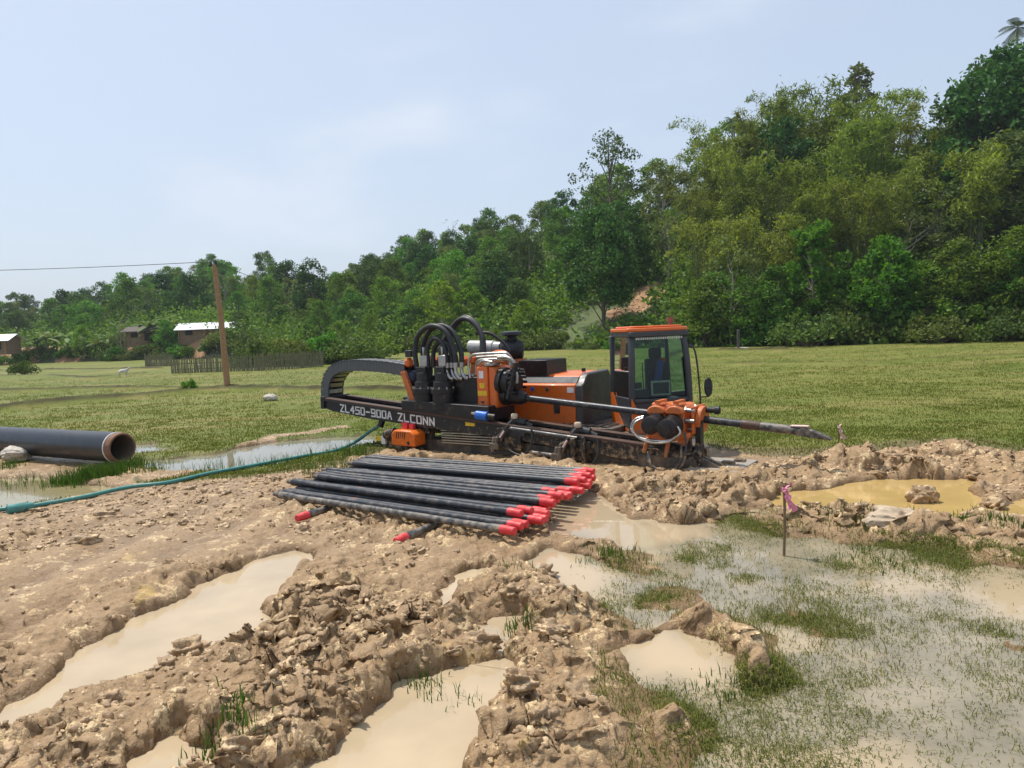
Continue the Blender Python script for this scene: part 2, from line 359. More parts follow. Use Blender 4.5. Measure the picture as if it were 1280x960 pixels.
# ------------------------------------------------------------------ ground
ZW = -.05
def poly(pts, z=0.0): return [tuple(ground(x, y, z)[:2]) for x, y in pts]
MUD = poly([(-500, 662), (0, 640), (60, 628), (150, 607), (230, 603), (330, 597), (430, 578), (490, 563), (560, 556), (700, 545), (860, 556), (960, 570), (1060, 568), (1130, 562), (1190, 556), (1280, 568), (1700, 590), (2600, 960), (2400, 1700), (-1400, 1700), (-1400, 760)])
MUD2 = poly([(-300, 590), (0, 568), (60, 570), (150, 582), (190, 590), (180, 603), (60, 625), (-300, 650)])
MUD3 = poly([(168, 598), (230, 580), (300, 556), (345, 543), (440, 531), (442, 535), (348, 549), (306, 563), (240, 588), (180, 606)])
FLOOD = poly([(705, 706), (735, 690), (820, 690), (880, 665), (905, 645), (960, 632), (1000, 648), (1085, 672), (1180, 682), (1290, 690), (1500, 700), (2300, 1500), (735, 1500), (728, 950), (742, 900), (722, 850), (748, 800), (722, 760)], ZW)
PUD = {
 'a': ([(-40, 925), (0, 902), (60, 862), (110, 826), (150, 795), (200, 765), (262, 728), (325, 698), (352, 692), (366, 722), (350, 742), (312, 766), (326, 790), (290, 808), (232, 820), (168, 852), (100, 880), (40, 903), (0, 918)], 'tan'),
 'b': ([(360, 975), (400, 935), (450, 902), (500, 870), (550, 846), (600, 841), (628, 858), (622, 884), (582, 920), (545, 970), (470, 1100), (330, 1100)], 'tan'),
 'c': ([(530, 760), (545, 738), (585, 714), (606, 714), (600, 730), (572, 748), (570, 770), (545, 772)], 'tan'),
 'd': ([(586, 782), (602, 770), (652, 764), (650, 790), (612, 826), (594, 816)], 'tan'),
 'e': ([(640, 716), (690, 688), (722, 694), (768, 714), (745, 756), (706, 757), (700, 735)], 'tan'),
 'f': ([(696, 640), (735, 610), (768, 628), (800, 652), (884, 654), (892, 668), (820, 688), (765, 684), (715, 668)], 'silt'),
 'g': ([(955, 628), (1000, 614), (1060, 606), (1120, 602), (1190, 601), (1214, 606), (1195, 613), (1210, 630), (1186, 651), (1145, 640), (1080, 630), (1000, 637)], 'ochre'),
 'h': ([(1218, 638), (1285, 620), (1330, 622), (1320, 648), (1240, 644)], 'ochre'),
 'i': ([(765, 804), (830, 781), (872, 800), (922, 830), (916, 860), (880, 870), (838, 852), (790, 850)], 'tan'),
 'j': ([(312, 842), (332, 831), (392, 838), (386, 854), (330, 850)], 'tan'),
 'k': ([(196, 945), (232, 928), (262, 934), (255, 965), (200, 985)], 'tan'),
 'l': ([(-200, 604), (0, 600), (50, 600), (130, 610), (152, 615), (70, 628), (0, 640), (-200, 662)], 'pond'),
 'm': ([(186, 577), (260, 570), (320, 557), (400, 549), (472, 546), (458, 558), (420, 567), (350, 581), (275, 592), (200, 590)], 'grey'),
 'n': ([(160, 558), (200, 555), (206, 566), (176, 570)], 'grey'),
 'o': ([(480, 588), (545, 578), (600, 577), (590, 584), (500, 592)], 'pond'),
 'q': ([(1195, 742), (1230, 715), (1330, 730), (1350, 790), (1250, 772)], 'silt'),
}
PUDW = {k: (poly(p, ZW), m) for k, (p, m) in PUD.items()}
# lumps of spoil: px, py, radius, height, extra roughness
LUMPS = [(255, 855, .25, .02, .06), (340, 890, .33, .09, .1), (400, 850, .33, .08, .09), (320, 950, .28, .06, .09), (480, 820, .4, .08, .06), (520, 800, .4, .06, .06), (330, 815, .2, .03, .06), (250, 900, .25, .03, .06),
 (120, 880, .3, .04, .05), (60, 950, .4, .05, .06), (150, 940, .3, .04, .06), (620, 740, .3, .08, .06), (680, 770, .3, .06, .06), (690, 830, .3, .08, .06), (598, 836, .12, .08, .05), (575, 775, .1, .06, .05), (690, 930, .35, .1, .09), (650, 860, .2, .05, .05),
 (390, 770, .4, .06, .06), (440, 720, .5, .03, .04), (200, 740, .6, .02, .03), (100, 790, .5, .02, .03), (30, 830, .4, .02, .04),
 (905, 806, .19, .2, .08), (850, 776, .17, .16, .07), (935, 832, .15, .15, .07), (795, 786, .14, .07, .05), (845, 898, .12, .1, .07), (875, 785, .15, .12, .05),
 (960, 595, .5, .02, .06), (1020, 586, .35, .09, .1), (1060, 580, .33, .13, .12), (1100, 583, .33, .1, .11), (1140, 588, .35, .06, .09), (900, 615, .6, .02, .055), (880, 640, .4, .01, .045), (950, 640, .4, .02, .05),
 (1000, 647, .28, .06, .06), (1060, 650, .28, .06, .06), (1130, 666, .25, .1, .05), (1200, 674, .3, .07, .07), (1260, 674, .35, .07, .07), (1150, 618, .1, .1, .04), (1210, 612, .15, .05, .07), (1250, 594, .3, .05, .09), (1190, 570, .4, .1, .09), (1245, 578, .45, .05, .08),
 (760, 698, .25, .05, .05), (745, 690, .2, .04, .04), (570, 577, .4, .03, .06), (650, 580, .4, .05, .07), (690, 584, .3, .05, .06), (470, 577, .5, .04, .05), (510, 574, .35, .06, .06), (760, 604, .3, .0, .03), (830, 605, .6, .03, .05), (900, 590, .5, .03, .05),
 (1280, 690, .4, .05, .06)]
LW = [(*ground(a, b)[:2], r, h, am) for a, b, r, h, am in LUMPS]
# paddy bunds: polylines in the field with half width and height
BUNDS = [([(-400, 530), (0, 514), (80, 505), (160, 499), (230, 491), (285, 488), (340, 488), (420, 491), (520, 492)], .26, .2),
 ([(-400, 500), (0, 491), (100, 488), (200, 487), (290, 486)], .26, .16), ([(-400, 478), (0, 471), (60, 470), (110, 474), (180, 468)], .35, .14), ([(-300, 470), (0, 464), (100, 463), (200, 462)], .4, .2),
 ([(865, 457), (960, 456), (1060, 455), (1200, 449), (1400, 440)], .35, .12), ([(905, 440), (980, 440)], .5, .25), ([(170, 600), (230, 583), (300, 559), (346, 546), (440, 533), (520, 524)], .16, .09)]
BW = [([tuple(ground(x, y)[:2]) for x, y in p], w, h) for p, w, h in BUNDS]
RUT = poly([(-100, 740), (0, 660), (330, 612), (420, 640), (300, 700), (150, 780), (0, 860), (-200, 900)]); _a, _b = ground(0, 800), ground(330, 640); RN = np.array([-(_b-_a)[1], (_b-_a)[0]])/np.linalg.norm(_b-_a)
def seglin(px, py, pl):
    d = np.full(px.shape, 1e9)
    for (ax, ay), (bx, by) in zip(pl[:-1], pl[1:]):
        ex, ey = bx-ax, by-ay; t = np.clip(((px-ax)*ex+(py-ay)*ey)/(ex*ex+ey*ey), 0, 1); d = np.minimum(d, np.hypot(px-ax-t*ex, py-ay-t*ey))
    return d
RIG_A = np.array([2.05, 8.73]); RDIR = np.array([math.cos(math.radians(34.1)), -math.sin(math.radians(34.1))]); RVEC = np.array([math.sin(math.radians(34.1)), math.cos(math.radians(34.1))])
def terrain(x, y):
    """height, mud mask, wetness, bund mask, flood mask"""
    x = np.asarray(x, float); y = np.asarray(y, float)
    wx = x+.22*(fbm(x*1.3, y*1.3, 3)-.5)*2; wy = y+.22*(fbm(x*1.3, y*1.3, 9)-.5)*2
    near = (y < 16) & (np.abs(x) < 16)
    z = .05*(fbm(x*.25, y*.25, 5, 3)-.5)+.03*(fbm(x*2.1, y*2.1, 6, 3)-.5)
    bund = np.zeros_like(x)
    for pl, w, h in BW:
        d = seglin(wx, wy, pl); g = np.exp(-(d/w)**2)*(.75+.5*vnoise(x*.8, y*.8, 31)); z = z+h*g; bund = np.maximum(bund, g*min(1, h/.18))
    mud = np.zeros_like(x); wet = np.zeros_like(x); fl = np.zeros_like(x)
    i = np.nonzero(near)[0]
    if len(i):
        X = x[i]; Y = y[i]; WX = wx[i]; WY = wy[i]; q = (fbm(X*2.2, Y*2.2, 41)-.5)
        dm = np.minimum(np.minimum(sdf(WX, WY, MUD), sdf(WX, WY, MUD2)), sdf(WX, WY, MUD3))+.35*q
        mm = sstep(.14, -.14, dm); df = sdf(WX, WY, FLOOD)+.3*q; ff = sstep(.15, -.15, df)
        amp = .45+.55*sstep(.35, .6, fbm(X*.6, Y*.6, 51)); add = np.zeros_like(X); dz = np.zeros_like(X)
        for a, b, r, h, am in LW:
            g = np.exp(-((WX-a)**2+(WY-b)**2)/(r*r)); dz = np.maximum(dz, h*g)+.15*np.minimum(dz, h*g); add = np.maximum(add, am*g)
        w1 = (fbm(X*4, Y*4, 131, 4, .6)-.5)*.3; w2 = (fbm(X*4, Y*4, 137, 4, .6)-.5)*.3
        c1 = chunks(X+w1, Y+w2, .40, 60, 1.5); c2 = chunks(X+w2*.8, Y-w1*.8, .21, 70, 2.0); c3 = chunks(X+w1*.5, Y+w2*.5, .1, 80, 2.2); c4 = chunks(X-w2*.3, Y+w1*.3, .05, 90, 2.0)
        rg = 1-np.abs(2*fbm(X*2.6+w1*3, Y*2.6+w2*3, 101, 6, .62)-1); cr = np.abs(2*fbm(X*6+w1*6, Y*6+w2*6, 143, 5, .65)-1)
        fine = fbm(X*22, Y*22, 151, 4, .65)-.5
        calm = .4+.6*sstep(.38, .56, fbm(X*.9, Y*.9, 57, 4)); amp = amp*calm; rough = .056*amp+.88*add*(.6+.4*calm)
        rut = sdf(X, Y, RUT); ruts = sstep(.3, -.3, rut)*.022*np.sin((X*RN[0]+Y*RN[1])*9+1.5*fbm(X*.7, Y*.7, 58))
        mz = dz+rough*(1.05*c1+.85*c2+.5*c3+.22*c4+.5*(rg-.72)+.6*(np.minimum(cr, .5)-.3)+.55*fine-.5)+.016*fine+ruts
        global ROUGH; ROUGH = np.zeros_like(x); ROUGH[i] = rough*mm
        # the rig stands in a flattened strip
        u = (X-RIG_A[0])*RDIR[0]+(Y-RIG_A[1])*RDIR[1]; v = (X-RIG_A[0])*RVEC[0]+(Y-RIG_A[1])*RVEC[1]
        strip = sstep(-5.4, -4.9, u)*sstep(.5, .1, u)*sstep(.0, .3, v)*sstep(2.6, 2.1, v)
        mz = mz*(1-.8*strip)-.03*strip
        fz = ZW-.014+.062*(fbm(X*1.9, Y*1.9, 111, 4)-.48)+dz*.9*(1-mm*0)+add*(c2*.8+c3*.6+c1*.6+.8*(cr-.2))*.6
        zz = z[i]+.02; zz = zz*(1-mm)+mz*mm; zz = zz*(1-ff)+fz*ff
        pd = np.full(X.shape, 9.)
        for k, (pl, _) in PUDW.items():
            pd = np.minimum(pd, sdf(WX, WY, pl)+(.07 if k in 'cdj' else .03 if k == 'k' else -.02 if k in 'bg' else 0))
        pd = pd+.16*q+.05*(vnoise(X*9, Y*9, 121)-.5)
        t = sstep(.13, -.08, pd)
        # keep dry land above the water away from puddles, sink it inside them
        lift = np.where(ff > .5, zz, np.maximum(zz, ZW+.012+.3*np.maximum(zz-ZW, 0)))
        zz = lift*(1-t)+(ZW-.16)*t
        z[i] = zz; mud[i] = np.maximum(mm, ff*.9); fl[i] = ff
        wet[i] = sstep(.09, .0, zz-ZW)
        mud[i] = np.maximum(mud[i], sstep(.25, 0, pd)*.6)
    return z, mud, wet, bund, fl
nth = 900; th = np.linspace(math.radians(-58), math.radians(58), nth)
rr = np.concatenate([np.geomspace(1.1, 26, 780), np.geomspace(26.15, 75, 130), np.geomspace(78, 420, 20)])
TH, RR = np.meshgrid(th, rr); gx = (np.sin(TH)*RR).ravel(); gy = (np.cos(TH)*RR).ravel()
gz, gm, gw, gb, gf = terrain(gx, gy)
# torn, overhanging clods: the surface is pushed sideways too
k = ROUGH > .01; px_, py_, pz_ = gx[k].copy(), gy[k].copy(), gz[k]; am = np.minimum(ROUGH[k], .13)*sstep(-.12, -.03, pz_)
gx[k] += am*1.15*(fbm(px_*9+pz_*9, py_*9-pz_*7, 161, 4, .6)-.5)*2; gy[k] += am*1.15*(fbm(px_*9-pz_*8, py_*9+pz_*9, 167, 4, .6)-.5)*2-am*.25*sstep(.0, .15, pz_)
ii = (np.arange(len(rr)-1)[:, None]*nth+np.arange(nth-1)[None, :]).ravel()
gfaces = np.stack([ii, ii+1, ii+nth+1, ii+nth], 1)
def groundmat():
    m, t, b = newmat('mud_and_paddy')
    def att(n): a = t.nodes.new('ShaderNodeAttribute'); a.attribute_name = n; return a.outputs['Fac']
    n1 = noise(t, .9, 5, .6); n2 = noise(t, 6, 6, .65); n3 = noise(t, 34, 5, .7); n4 = noise(t, 2.3, 6, .7)
    mudc = mixc(t, ramp(t, n1, .35, .65), (.655, .475, .25), (.73, .56, .325))
    mudc = mixc(t, ramp(t, n4, .5, .6), mudc, (.45, .3, .155))
    mudc = mixc(t, ramp(t, n2, .58, .72), mudc, (.78, .61, .39))
    mudc = mixc(t, ramp(t, n2, .44, .3), mudc, (.33, .215, .11))
    mudc = mixc(t, ramp(t, n3, .5, .3), mudc, (.38, .255, .14))
    oc = ramp(t, noise(t, 1.7, 3, .6), .66, .72); mudc = mixc(t, oc, mudc, (.58, .4, .16))
    wetc = mixc(t, 1.0, mudc, (.62, .58, .54), 'MULTIPLY')
    mudc = mixc(t, att('wet'), mudc, wetc)
    g1 = noise(t, .16, 4, .6); g2 = noise(t, 1.2, 6, .7); g3 = noise(t, 14, 4, .7); g4 = noise(t, .5, 4, .55, stretch=(.35, 1.6, 1))
    fc = mixc(t, ramp(t, g1, .35, .65), (.115, .155, .031), (.205, .205, .058))
    fc = mixc(t, ramp(t, g2, .45, .72), fc, (.125, .14, .03)); fc = mixc(t, ramp(t, g4, .5, .66), fc, (.23, .2, .07))
    fc = mixc(t, ramp(t, g3, .58, .36), fc, (.125, .125, .035))
    fc = mixc(t, ramp(t, att('bund'), .35, .8), fc, mixc(t, ramp(t, g2, .4, .6), (.05, .04, .02), (.08, .08, .026)))
    ed = ramp(t, att('edge'), .3, .9); fc = mixc(t, ed, fc, mixc(t, ramp(t, g2, .42, .58), (.2, .155, .085), (.13, .125, .045)))
    mf = N(t, 'ShaderNodeMath', operation='ADD'); t.links.new(att('mud'), mf.inputs[0]); s2 = N(t, 'ShaderNodeMath', operation='MULTIPLY_ADD'); s2.inputs[1].default_value = .6; s2.inputs[2].default_value = -.3
    t.links.new(g2, s2.inputs[0]); t.links.new(s2.outputs[0], mf.inputs[1])
    t.links.new(mixc(t, ramp(t, mf.outputs[0], .4, .6), fc, mudc), b.inputs['Base Color'])
    rgh = N(t, 'ShaderNodeMapRange'); rgh.inputs['To Min'].default_value = .5; rgh.inputs['To Max'].default_value = .28
    t.links.new(att('wet'), rgh.inputs[0]); t.links.new(rgh.outputs[0], b.inputs['Roughness'])
    sm = N(t, 'ShaderNodeMapRange'); sm.inputs['To Min'].default_value = .03; sm.inputs['To Max'].default_value = .3; t.links.new(att('mud'), sm.inputs[0]); t.links.new(sm.outputs[0], b.inputs['Specular IOR Level'])
    bb = N(t, 'ShaderNodeMath', operation='ADD'); t.links.new(n2, bb.inputs[0]); t.links.new(n3, bb.inputs[1])
    bump(t, b, bb.outputs[0], .75, .03)
    return m
gnd = npmesh('ground', np.stack([gx, gy, gz], 1), gfaces, groundmat(), smooth=True)
tag(gnd, 'churned brown mud running into a flat green paddy field', 'ground', kind='structure')
# soil showing through the grass along the mud's edge
edge = np.zeros_like(gx); k = (gy < 16) & (np.abs(gx) < 16)
edge[k] = sstep(1.0, .1, np.minimum(sdf(gx[k], gy[k], MUD), sdf(gx[k], gy[k], MUD2)))
for nm, arr in (('mud', gm), ('wet', gw), ('bund', gb), ('edge', edge)):
    a = gnd.data.attributes.new(nm, 'FLOAT', 'POINT'); a.data.foreach_set('value', arr.astype(np.float32))
WM = {'tan': watermat('tan_puddle_water', (.43, .335, .215)), 'silt': watermat('thin_silty_water', (.38, .29, .19), .06), 'ochre': watermat('ochre_pond_water', (.44, .3, .115)),
      'pond': watermat('greenish_pond_water', (.27, .225, .12)), 'grey': watermat('clear_paddy_water', (.2, .19, .14)), 'flood': watermat('pale_flood_water', (.36, .31, .235), .03, .12)}
def dilate(pl, d):
    P = np.array(pl); n = len(P); ar = np.sum(P[:, 0]*np.roll(P[:, 1], -1)-np.roll(P[:, 0], -1)*P[:, 1]); sg = 1 if ar > 0 else -1; out = []
    for i in range(n):
        a = P[i-1]; b = P[(i+1) % n]; t = b-a; t = t/np.linalg.norm(t); out.append(P[i]+sg*d*np.array([t[1], -t[0]]))
    return out
OPEN = 'efiq'
lev = 0
for k, (pl, m) in PUDW.items():
    if k in OPEN: continue
    me = bpy.data.meshes.new('puddle'); P = dilate(pl, .22); lev += 1
    me.from_pydata([(p[0], p[1], ZW+.0007*lev) for p in P], [], [tuple(range(len(P)))]); me.materials.append(WM[m]); me.update()
    o = link(bpy.data.objects.new('puddle' if m in ('tan', 'silt') else 'pond', me)); tag(o, {'tan': 'opaque tan puddle between mud clods', 'silt': 'thin silty puddle over mud', 'ochre': 'ochre pond behind a mud ridge', 'pond': 'shallow greenish pool at the edge of the mud', 'grey': 'clear water standing in the paddy'}[m], 'puddle', kind='structure')
st_ = .035; fxs = np.arange(-.4, 6.6, st_); fys = np.arange(2.0, 8.2, st_); GX, GY = np.meshgrid(fxs, fys); GX = GX.ravel(); GY = GY.ravel(); nfx = len(fxs)
dd = sdf(GX, GY, FLOOD); silt = np.zeros_like(GX); wq = .18*(fbm(GX*3, GY*3, 331, 4)-.5)
for k in OPEN:
    q = sdf(GX, GY, PUDW[k][0]); dd = np.minimum(dd, q); silt = np.maximum(silt, sstep(.22, -.22, q+wq)*(.75 if k in 'fq' else 1))
silt = np.maximum(silt, .7*sstep(.5, .7, fbm(GX*.9, GY*1.4, 341, 4))); silt = np.maximum(silt, .55*sstep(6.0, 6.8, GY+2*wq))
i = (np.arange(len(fys)-1)[:, None]*nfx+np.arange(nfx-1)[None, :]).ravel(); i = i[dd[i] < .3]
fo = npmesh('flood_water', np.stack([GX, GY, GX*0+ZW], 1), np.stack([i, i+1, i+nfx+1, i+nfx], 1), WM['flood'], smooth=True)
a_ = fo.data.attributes.new('silt', 'FLOAT', 'POINT'); a_.data.foreach_set('value', silt.astype(np.float32))
tag(fo, 'shallow pale flood water with grass standing in it', 'water', kind='structure')
_t = WM['flood'].node_tree; _b = _t.nodes['Principled BSDF']; _a = _t.nodes.new('ShaderNodeAttribute'); _a.attribute_name = 'silt'
_t.links.new(mixc(_t, _a.outputs['Fac'], mixc(_t, ramp(_t, noise(_t, 2.2, 5, .6), .35, .65), (.19, .165, .115), (.31, .26, .18)), (.45, .345, .215)), _b.inputs['Base Color'])
# ------------------------------------------------------------------ loose clods
def mudmat():
    m, t, b = newmat('clod_mud'); n1 = noise(t, 2.1, 4, .6); n2 = noise(t, 15, 6, .7)
    g = t.nodes.new('ShaderNodeNewGeometry')
    c = mixc(t, g.outputs['Random Per Island'], (.46, .31, .165), (.7, .51, .29)); c = mixc(t, ramp(t, n2, .55, .72), c, (.7, .55, .36)); c = mixc(t, ramp(t, n2, .46, .3), c, (.33, .22, .12))
    t.links.new(c, b.inputs['Base Color']); b.inputs['Roughness'].default_value = .55; bump(t, b, n2, .8, .03); return m
MUDM = mudmat()
def clod_field(n, polyw, smin, smax, name, lev=1):
    IV, IF = ico(lev)
    P = np.array(polyw); lo = P.min(0); hi = P.max(0); out = []
    while len(out) < n:
        q = rng.uniform(lo, hi, (n*3, 2)); a = .35+.65*fbm(q[:, 0]*.8, q[:, 1]*.8, 201)
        q = q[(sdf(q[:, 0], q[:, 1], polyw) < 0)]; dn = sstep(.42, .62, fbm(q[:, 0]*.7, q[:, 1]*.7, 202)); q = q[rng.random(len(q)) < .08+.92*dn]; out += list(q)
    q = np.array(out[:n]); z, m, w, bd, fl = terrain(q[:, 0], q[:, 1]); ok = (z > ZW+.01) & (m > .6) & (fl < .3)
    u = (q[:, 0]-RIG_A[0])*RDIR[0]+(q[:, 1]-RIG_A[1])*RDIR[1]; v = (q[:, 0]-RIG_A[0])*RVEC[0]+(q[:, 1]-RIG_A[1])*RVEC[1]
    ok &= ~((u > -5.2) & (u < .7) & (v > -.1) & (v < 2.2)); q = q[ok]; z = z[ok]
    s = smin*(smax/smin)**(rng.random(len(q))**1.8); vs = []; fs = []
    for i in range(len(q)):
        v = IV.copy(); ph = rng.uniform(0, 6.28, 6); k = rng.uniform(1.5, 3.2, 3)
        f = 1+.0*np.sin(v[:, 0]*k[0]*2+ph[0])*np.sin(v[:, 1]*k[1]*2+ph[1])+.16*np.sin(v[:, 2]*k[2]*3+ph[2]+v[:, 0]*3)+.1*np.sin(v[:, 1]*9+ph[3]+4*v[:, 2])+rng.normal(0, .035, len(v))
        f = f+.75*(fbm(v[:, 0]*1.1+i*3.7+v[:, 2]*.7, v[:, 1]*1.1-i*1.9, 7, 3, .6)-.5)+.5*(fbm(v[:, 0]*3+i*1.7+v[:, 2]*2, v[:, 1]*3+v[:, 2]*2, 9, 2)-.5)
        if lev > 2: f = f+.45*(np.abs(2*fbm(v[:, 0]*2.3+i, v[:, 1]*2.3+v[:, 2]*2.1-i, 11, 4, .6)-1)-.3)
        v = v*f[:, None]*np.array([1+.6*rng.random(), 1+.2*rng.random(), .62+.35*rng.random()])*s[i]
        a = rng.uniform(0, 6.28); tl = rng.normal(0, .45); ca, sa = math.cos(a), math.sin(a); ct, st = math.cos(tl), math.sin(tl)
        y2 = v[:, 1]*ct-v[:, 2]*st; z2 = v[:, 1]*st+v[:, 2]*ct; x2 = v[:, 0]*ca-y2*sa; y3 = v[:, 0]*sa+y2*ca
        vs.append(np.stack([x2+q[i, 0], y3+q[i, 1], z2+z[i]-s[i]*.05], 1)); fs.append(IF+len(IV)*i)
    o = npmesh(name, np.concatenate(vs), np.concatenate(fs), MUDM, smooth=lev > 1)
    return tag(o, 'crumbly brown mud clods strewn over the churned ground', 'mud clods', kind='stuff')
CL = poly([(-150, 670), (0, 645), (230, 606), (430, 582), (560, 575), (700, 590), (880, 566), (1060, 572), (1190, 560), (1290, 570), (1400, 700), (1100, 665), (960, 640), (860, 660), (730, 700), (730, 980), (-300, 980)])
clod_field(9000, CL, .005, .024, 'mud_clods', 1)
clod_field(260, CL, .03, .075, 'mud_clods', 3)
# ------------------------------------------------------------------ grass
def blades(P, hmin, hmax, w, nper, spread, lean, mat, name, label, hs=None):
    n = len(P); P = np.repeat(P, nper, 0); hs = np.repeat(hs if hs is not None else np.ones(n), nper); m = len(P)
    P = P+np.concatenate([rng.normal(0, spread, (m, 2)), np.zeros((m, 1))], 1); h = rng.uniform(hmin, hmax, m)*hs
    a = rng.uniform(0, 6.28, m); dx = np.cos(a); dy = np.sin(a); ln = rng.uniform(.1, 1, m)*lean*h; b = rng.uniform(0, 6.28, m); wx = w*np.cos(b)/2; wy = w*np.sin(b)/2
    V = np.zeros((m, 5, 3)); 
    V[:, 0] = P+np.stack([-wx, -wy, -.01+0*h], 1); V[:, 1] = P+np.stack([wx, wy, -.01+0*h], 1)
    V[:, 2] = P+np.stack([wx*.7+dx*ln*.35, wy*.7+dy*ln*.35, h*.6], 1); V[:, 3] = P+np.stack([-wx*.7+dx*ln*.35, -wy*.7+dy*ln*.35, h*.6], 1)
    V[:, 4] = P+np.stack([dx*ln, dy*ln, h*np.sqrt(np.clip(1-.4*lean*lean, .2, 1))], 1)
    i = np.arange(m)*5; F = np.concatenate([np.stack([i, i+1, i+2, i+3], 1)], 0); 
    T = np.stack([i+3, i+2, i+4, i+4], 1)
    me = bpy.data.meshes.new(name); VV = V.reshape(-1, 3).astype(np.float32); me.vertices.add(len(VV)); me.vertices.foreach_set('co', VV.ravel())
    idx = np.concatenate([F.ravel(), np.stack([i+3, i+2, i+4], 1).ravel()]).astype(np.int32); me.loops.add(len(idx)); me.loops.foreach_set('vertex_index', idx)
    st = np.concatenate([np.arange(m)*4, 4*m+np.arange(m)*3]).astype(np.int32); me.polygons.add(2*m); me.polygons.foreach_set('loop_start', st); me.update(calc_edges=True); me.materials.append(mat)
    o = link(bpy.data.objects.new(name, me)); return tag(o, label, 'grass', kind='stuff')
# field: constant density on screen
n = 130000; a = rng.uniform(-1.1, 1.1, n); iv = rng.uniform(1/46, 1/8.2, n); Y = 1/iv; X = a*Y
z, m, w, bd, fl = terrain(X, Y); ok = (m < .35) & (z > ZW+.004) & (bd < .55) & (rng.random(n) < .35+.65*sstep(.38, .6, fbm(X*.9, Y*.9, 301)))
P = np.stack([X, Y, z], 1)[ok]; blades(P, .02, .055, .012, 4, .06, 1.0, M['grassfield'], 'field_grass', 'short yellowish green grass covering the paddy field', hs=np.clip(P[:, 1]/18, .7, 1.5))
# grass in the flood water
n = 150000; F2 = np.array(poly([(640, 640), (1290, 640), (1500, 1000), (640, 1000)])); lo = F2.min(0); hi = F2.max(0)
q = rng.uniform((-.4, 2.6), (4.8, 7.0), (n, 2)); d = sdf(q[:, 0], q[:, 1], FLOOD); z, m, w, bd, fl = terrain(q[:, 0], q[:, 1])
dens = sstep(.5, .66, fbm(q[:, 0]*2.1, q[:, 1]*2.1, 311, 5, .62))*.65+.085
for px, py, r, s_ in ((960, 840, .3, 1.1), (920, 870, .25, 1.0), (1010, 920, .3, .7), (1090, 692, .3, .9), (1150, 692, .3, .9), (1000, 780, .35, .35), (1150, 800, .35, .3), (940, 760, .4, .35), (800, 730, .25, .6), (770, 705, .15, .8), (1240, 760, .2, .4), (1180, 880, .4, .35), (770, 862, .25, .4), (860, 850, .14, .4), (960, 940, .25, .7), (1060, 850, .3, .3), (1220, 840, .3, .35), (840, 920, .2, .25)):
    g = ground(px, py); dens = dens+.65*s_*np.exp(-((q[:, 0]-g[0])**2+(q[:, 1]-g[1])**2)/(r*r))*(.25+1.1*sstep(.4, .6, fbm(q[:, 0]*5, q[:, 1]*5, 317)))
for k in OPEN: dens = dens*(1-.95*sstep(.06, -.06, sdf(q[:, 0], q[:, 1], PUDW[k][0])))
ok = (d < -.03) & (rng.random(n) < dens*.55) & (z < ZW+.09)
P = np.stack([q[:, 0], q[:, 1], np.maximum(z, ZW-.02)], 1)[ok]
blades(P, .012, .06, .0045, 4, .03, 1.6, M['grasswet'], 'flooded_grass', 'sparse dark grass standing in pale flood water', hs=.6+.7*rng.random(len(P)))
k_ = (dens[ok] > .5); PC = P[k_]
blades(PC, .006, .022, .01, 4, .025, 1.4, M['grasswet'], 'water_weed', 'low leafy green weed floating among the flooded grass', hs=None)
# reed tuft below the pipe, edge grass by the hose
q = []
for px, py, r, n in ((110, 598, .3, 260), (135, 594, .25, 200), (85, 600, .25, 160), (155, 590, .3, 60), (20, 602, .3, 40), (260, 585, .5, 40), (350, 580, .5, 60), (440, 570, .4, 90), (420, 590, .35, 70), (180, 580, .3, 60), (10, 585, .2, 40), (1100, 690, .3, 60), (575, 862, .1, 12), (290, 930, .12, 60), (528, 842, .1, 30), (655, 790, .1, 30), (1200, 650, .3, 60), (1270, 660, .3, 80), (640, 715, .15, 14), (1060, 652, .25, 60), (760, 690, .2, 60), (900, 850, .12, 30)):
    g = ground(px, py); q.append(rng.normal(0, r*.6, (n, 2))+g[:2])
q = np.concatenate(q); z = terrain(q[:, 0], q[:, 1])[0]
blades(np.stack([q[:, 0], q[:, 1], np.maximum(z, ZW-.01)], 1), .05, .17, .007, 3, .03, .6, M['grassbright'], 'tall_grass', 'bright taller grass tufts along the puddle edges', hs=np.where(q[:, 1] > 7, 1.3, .5))
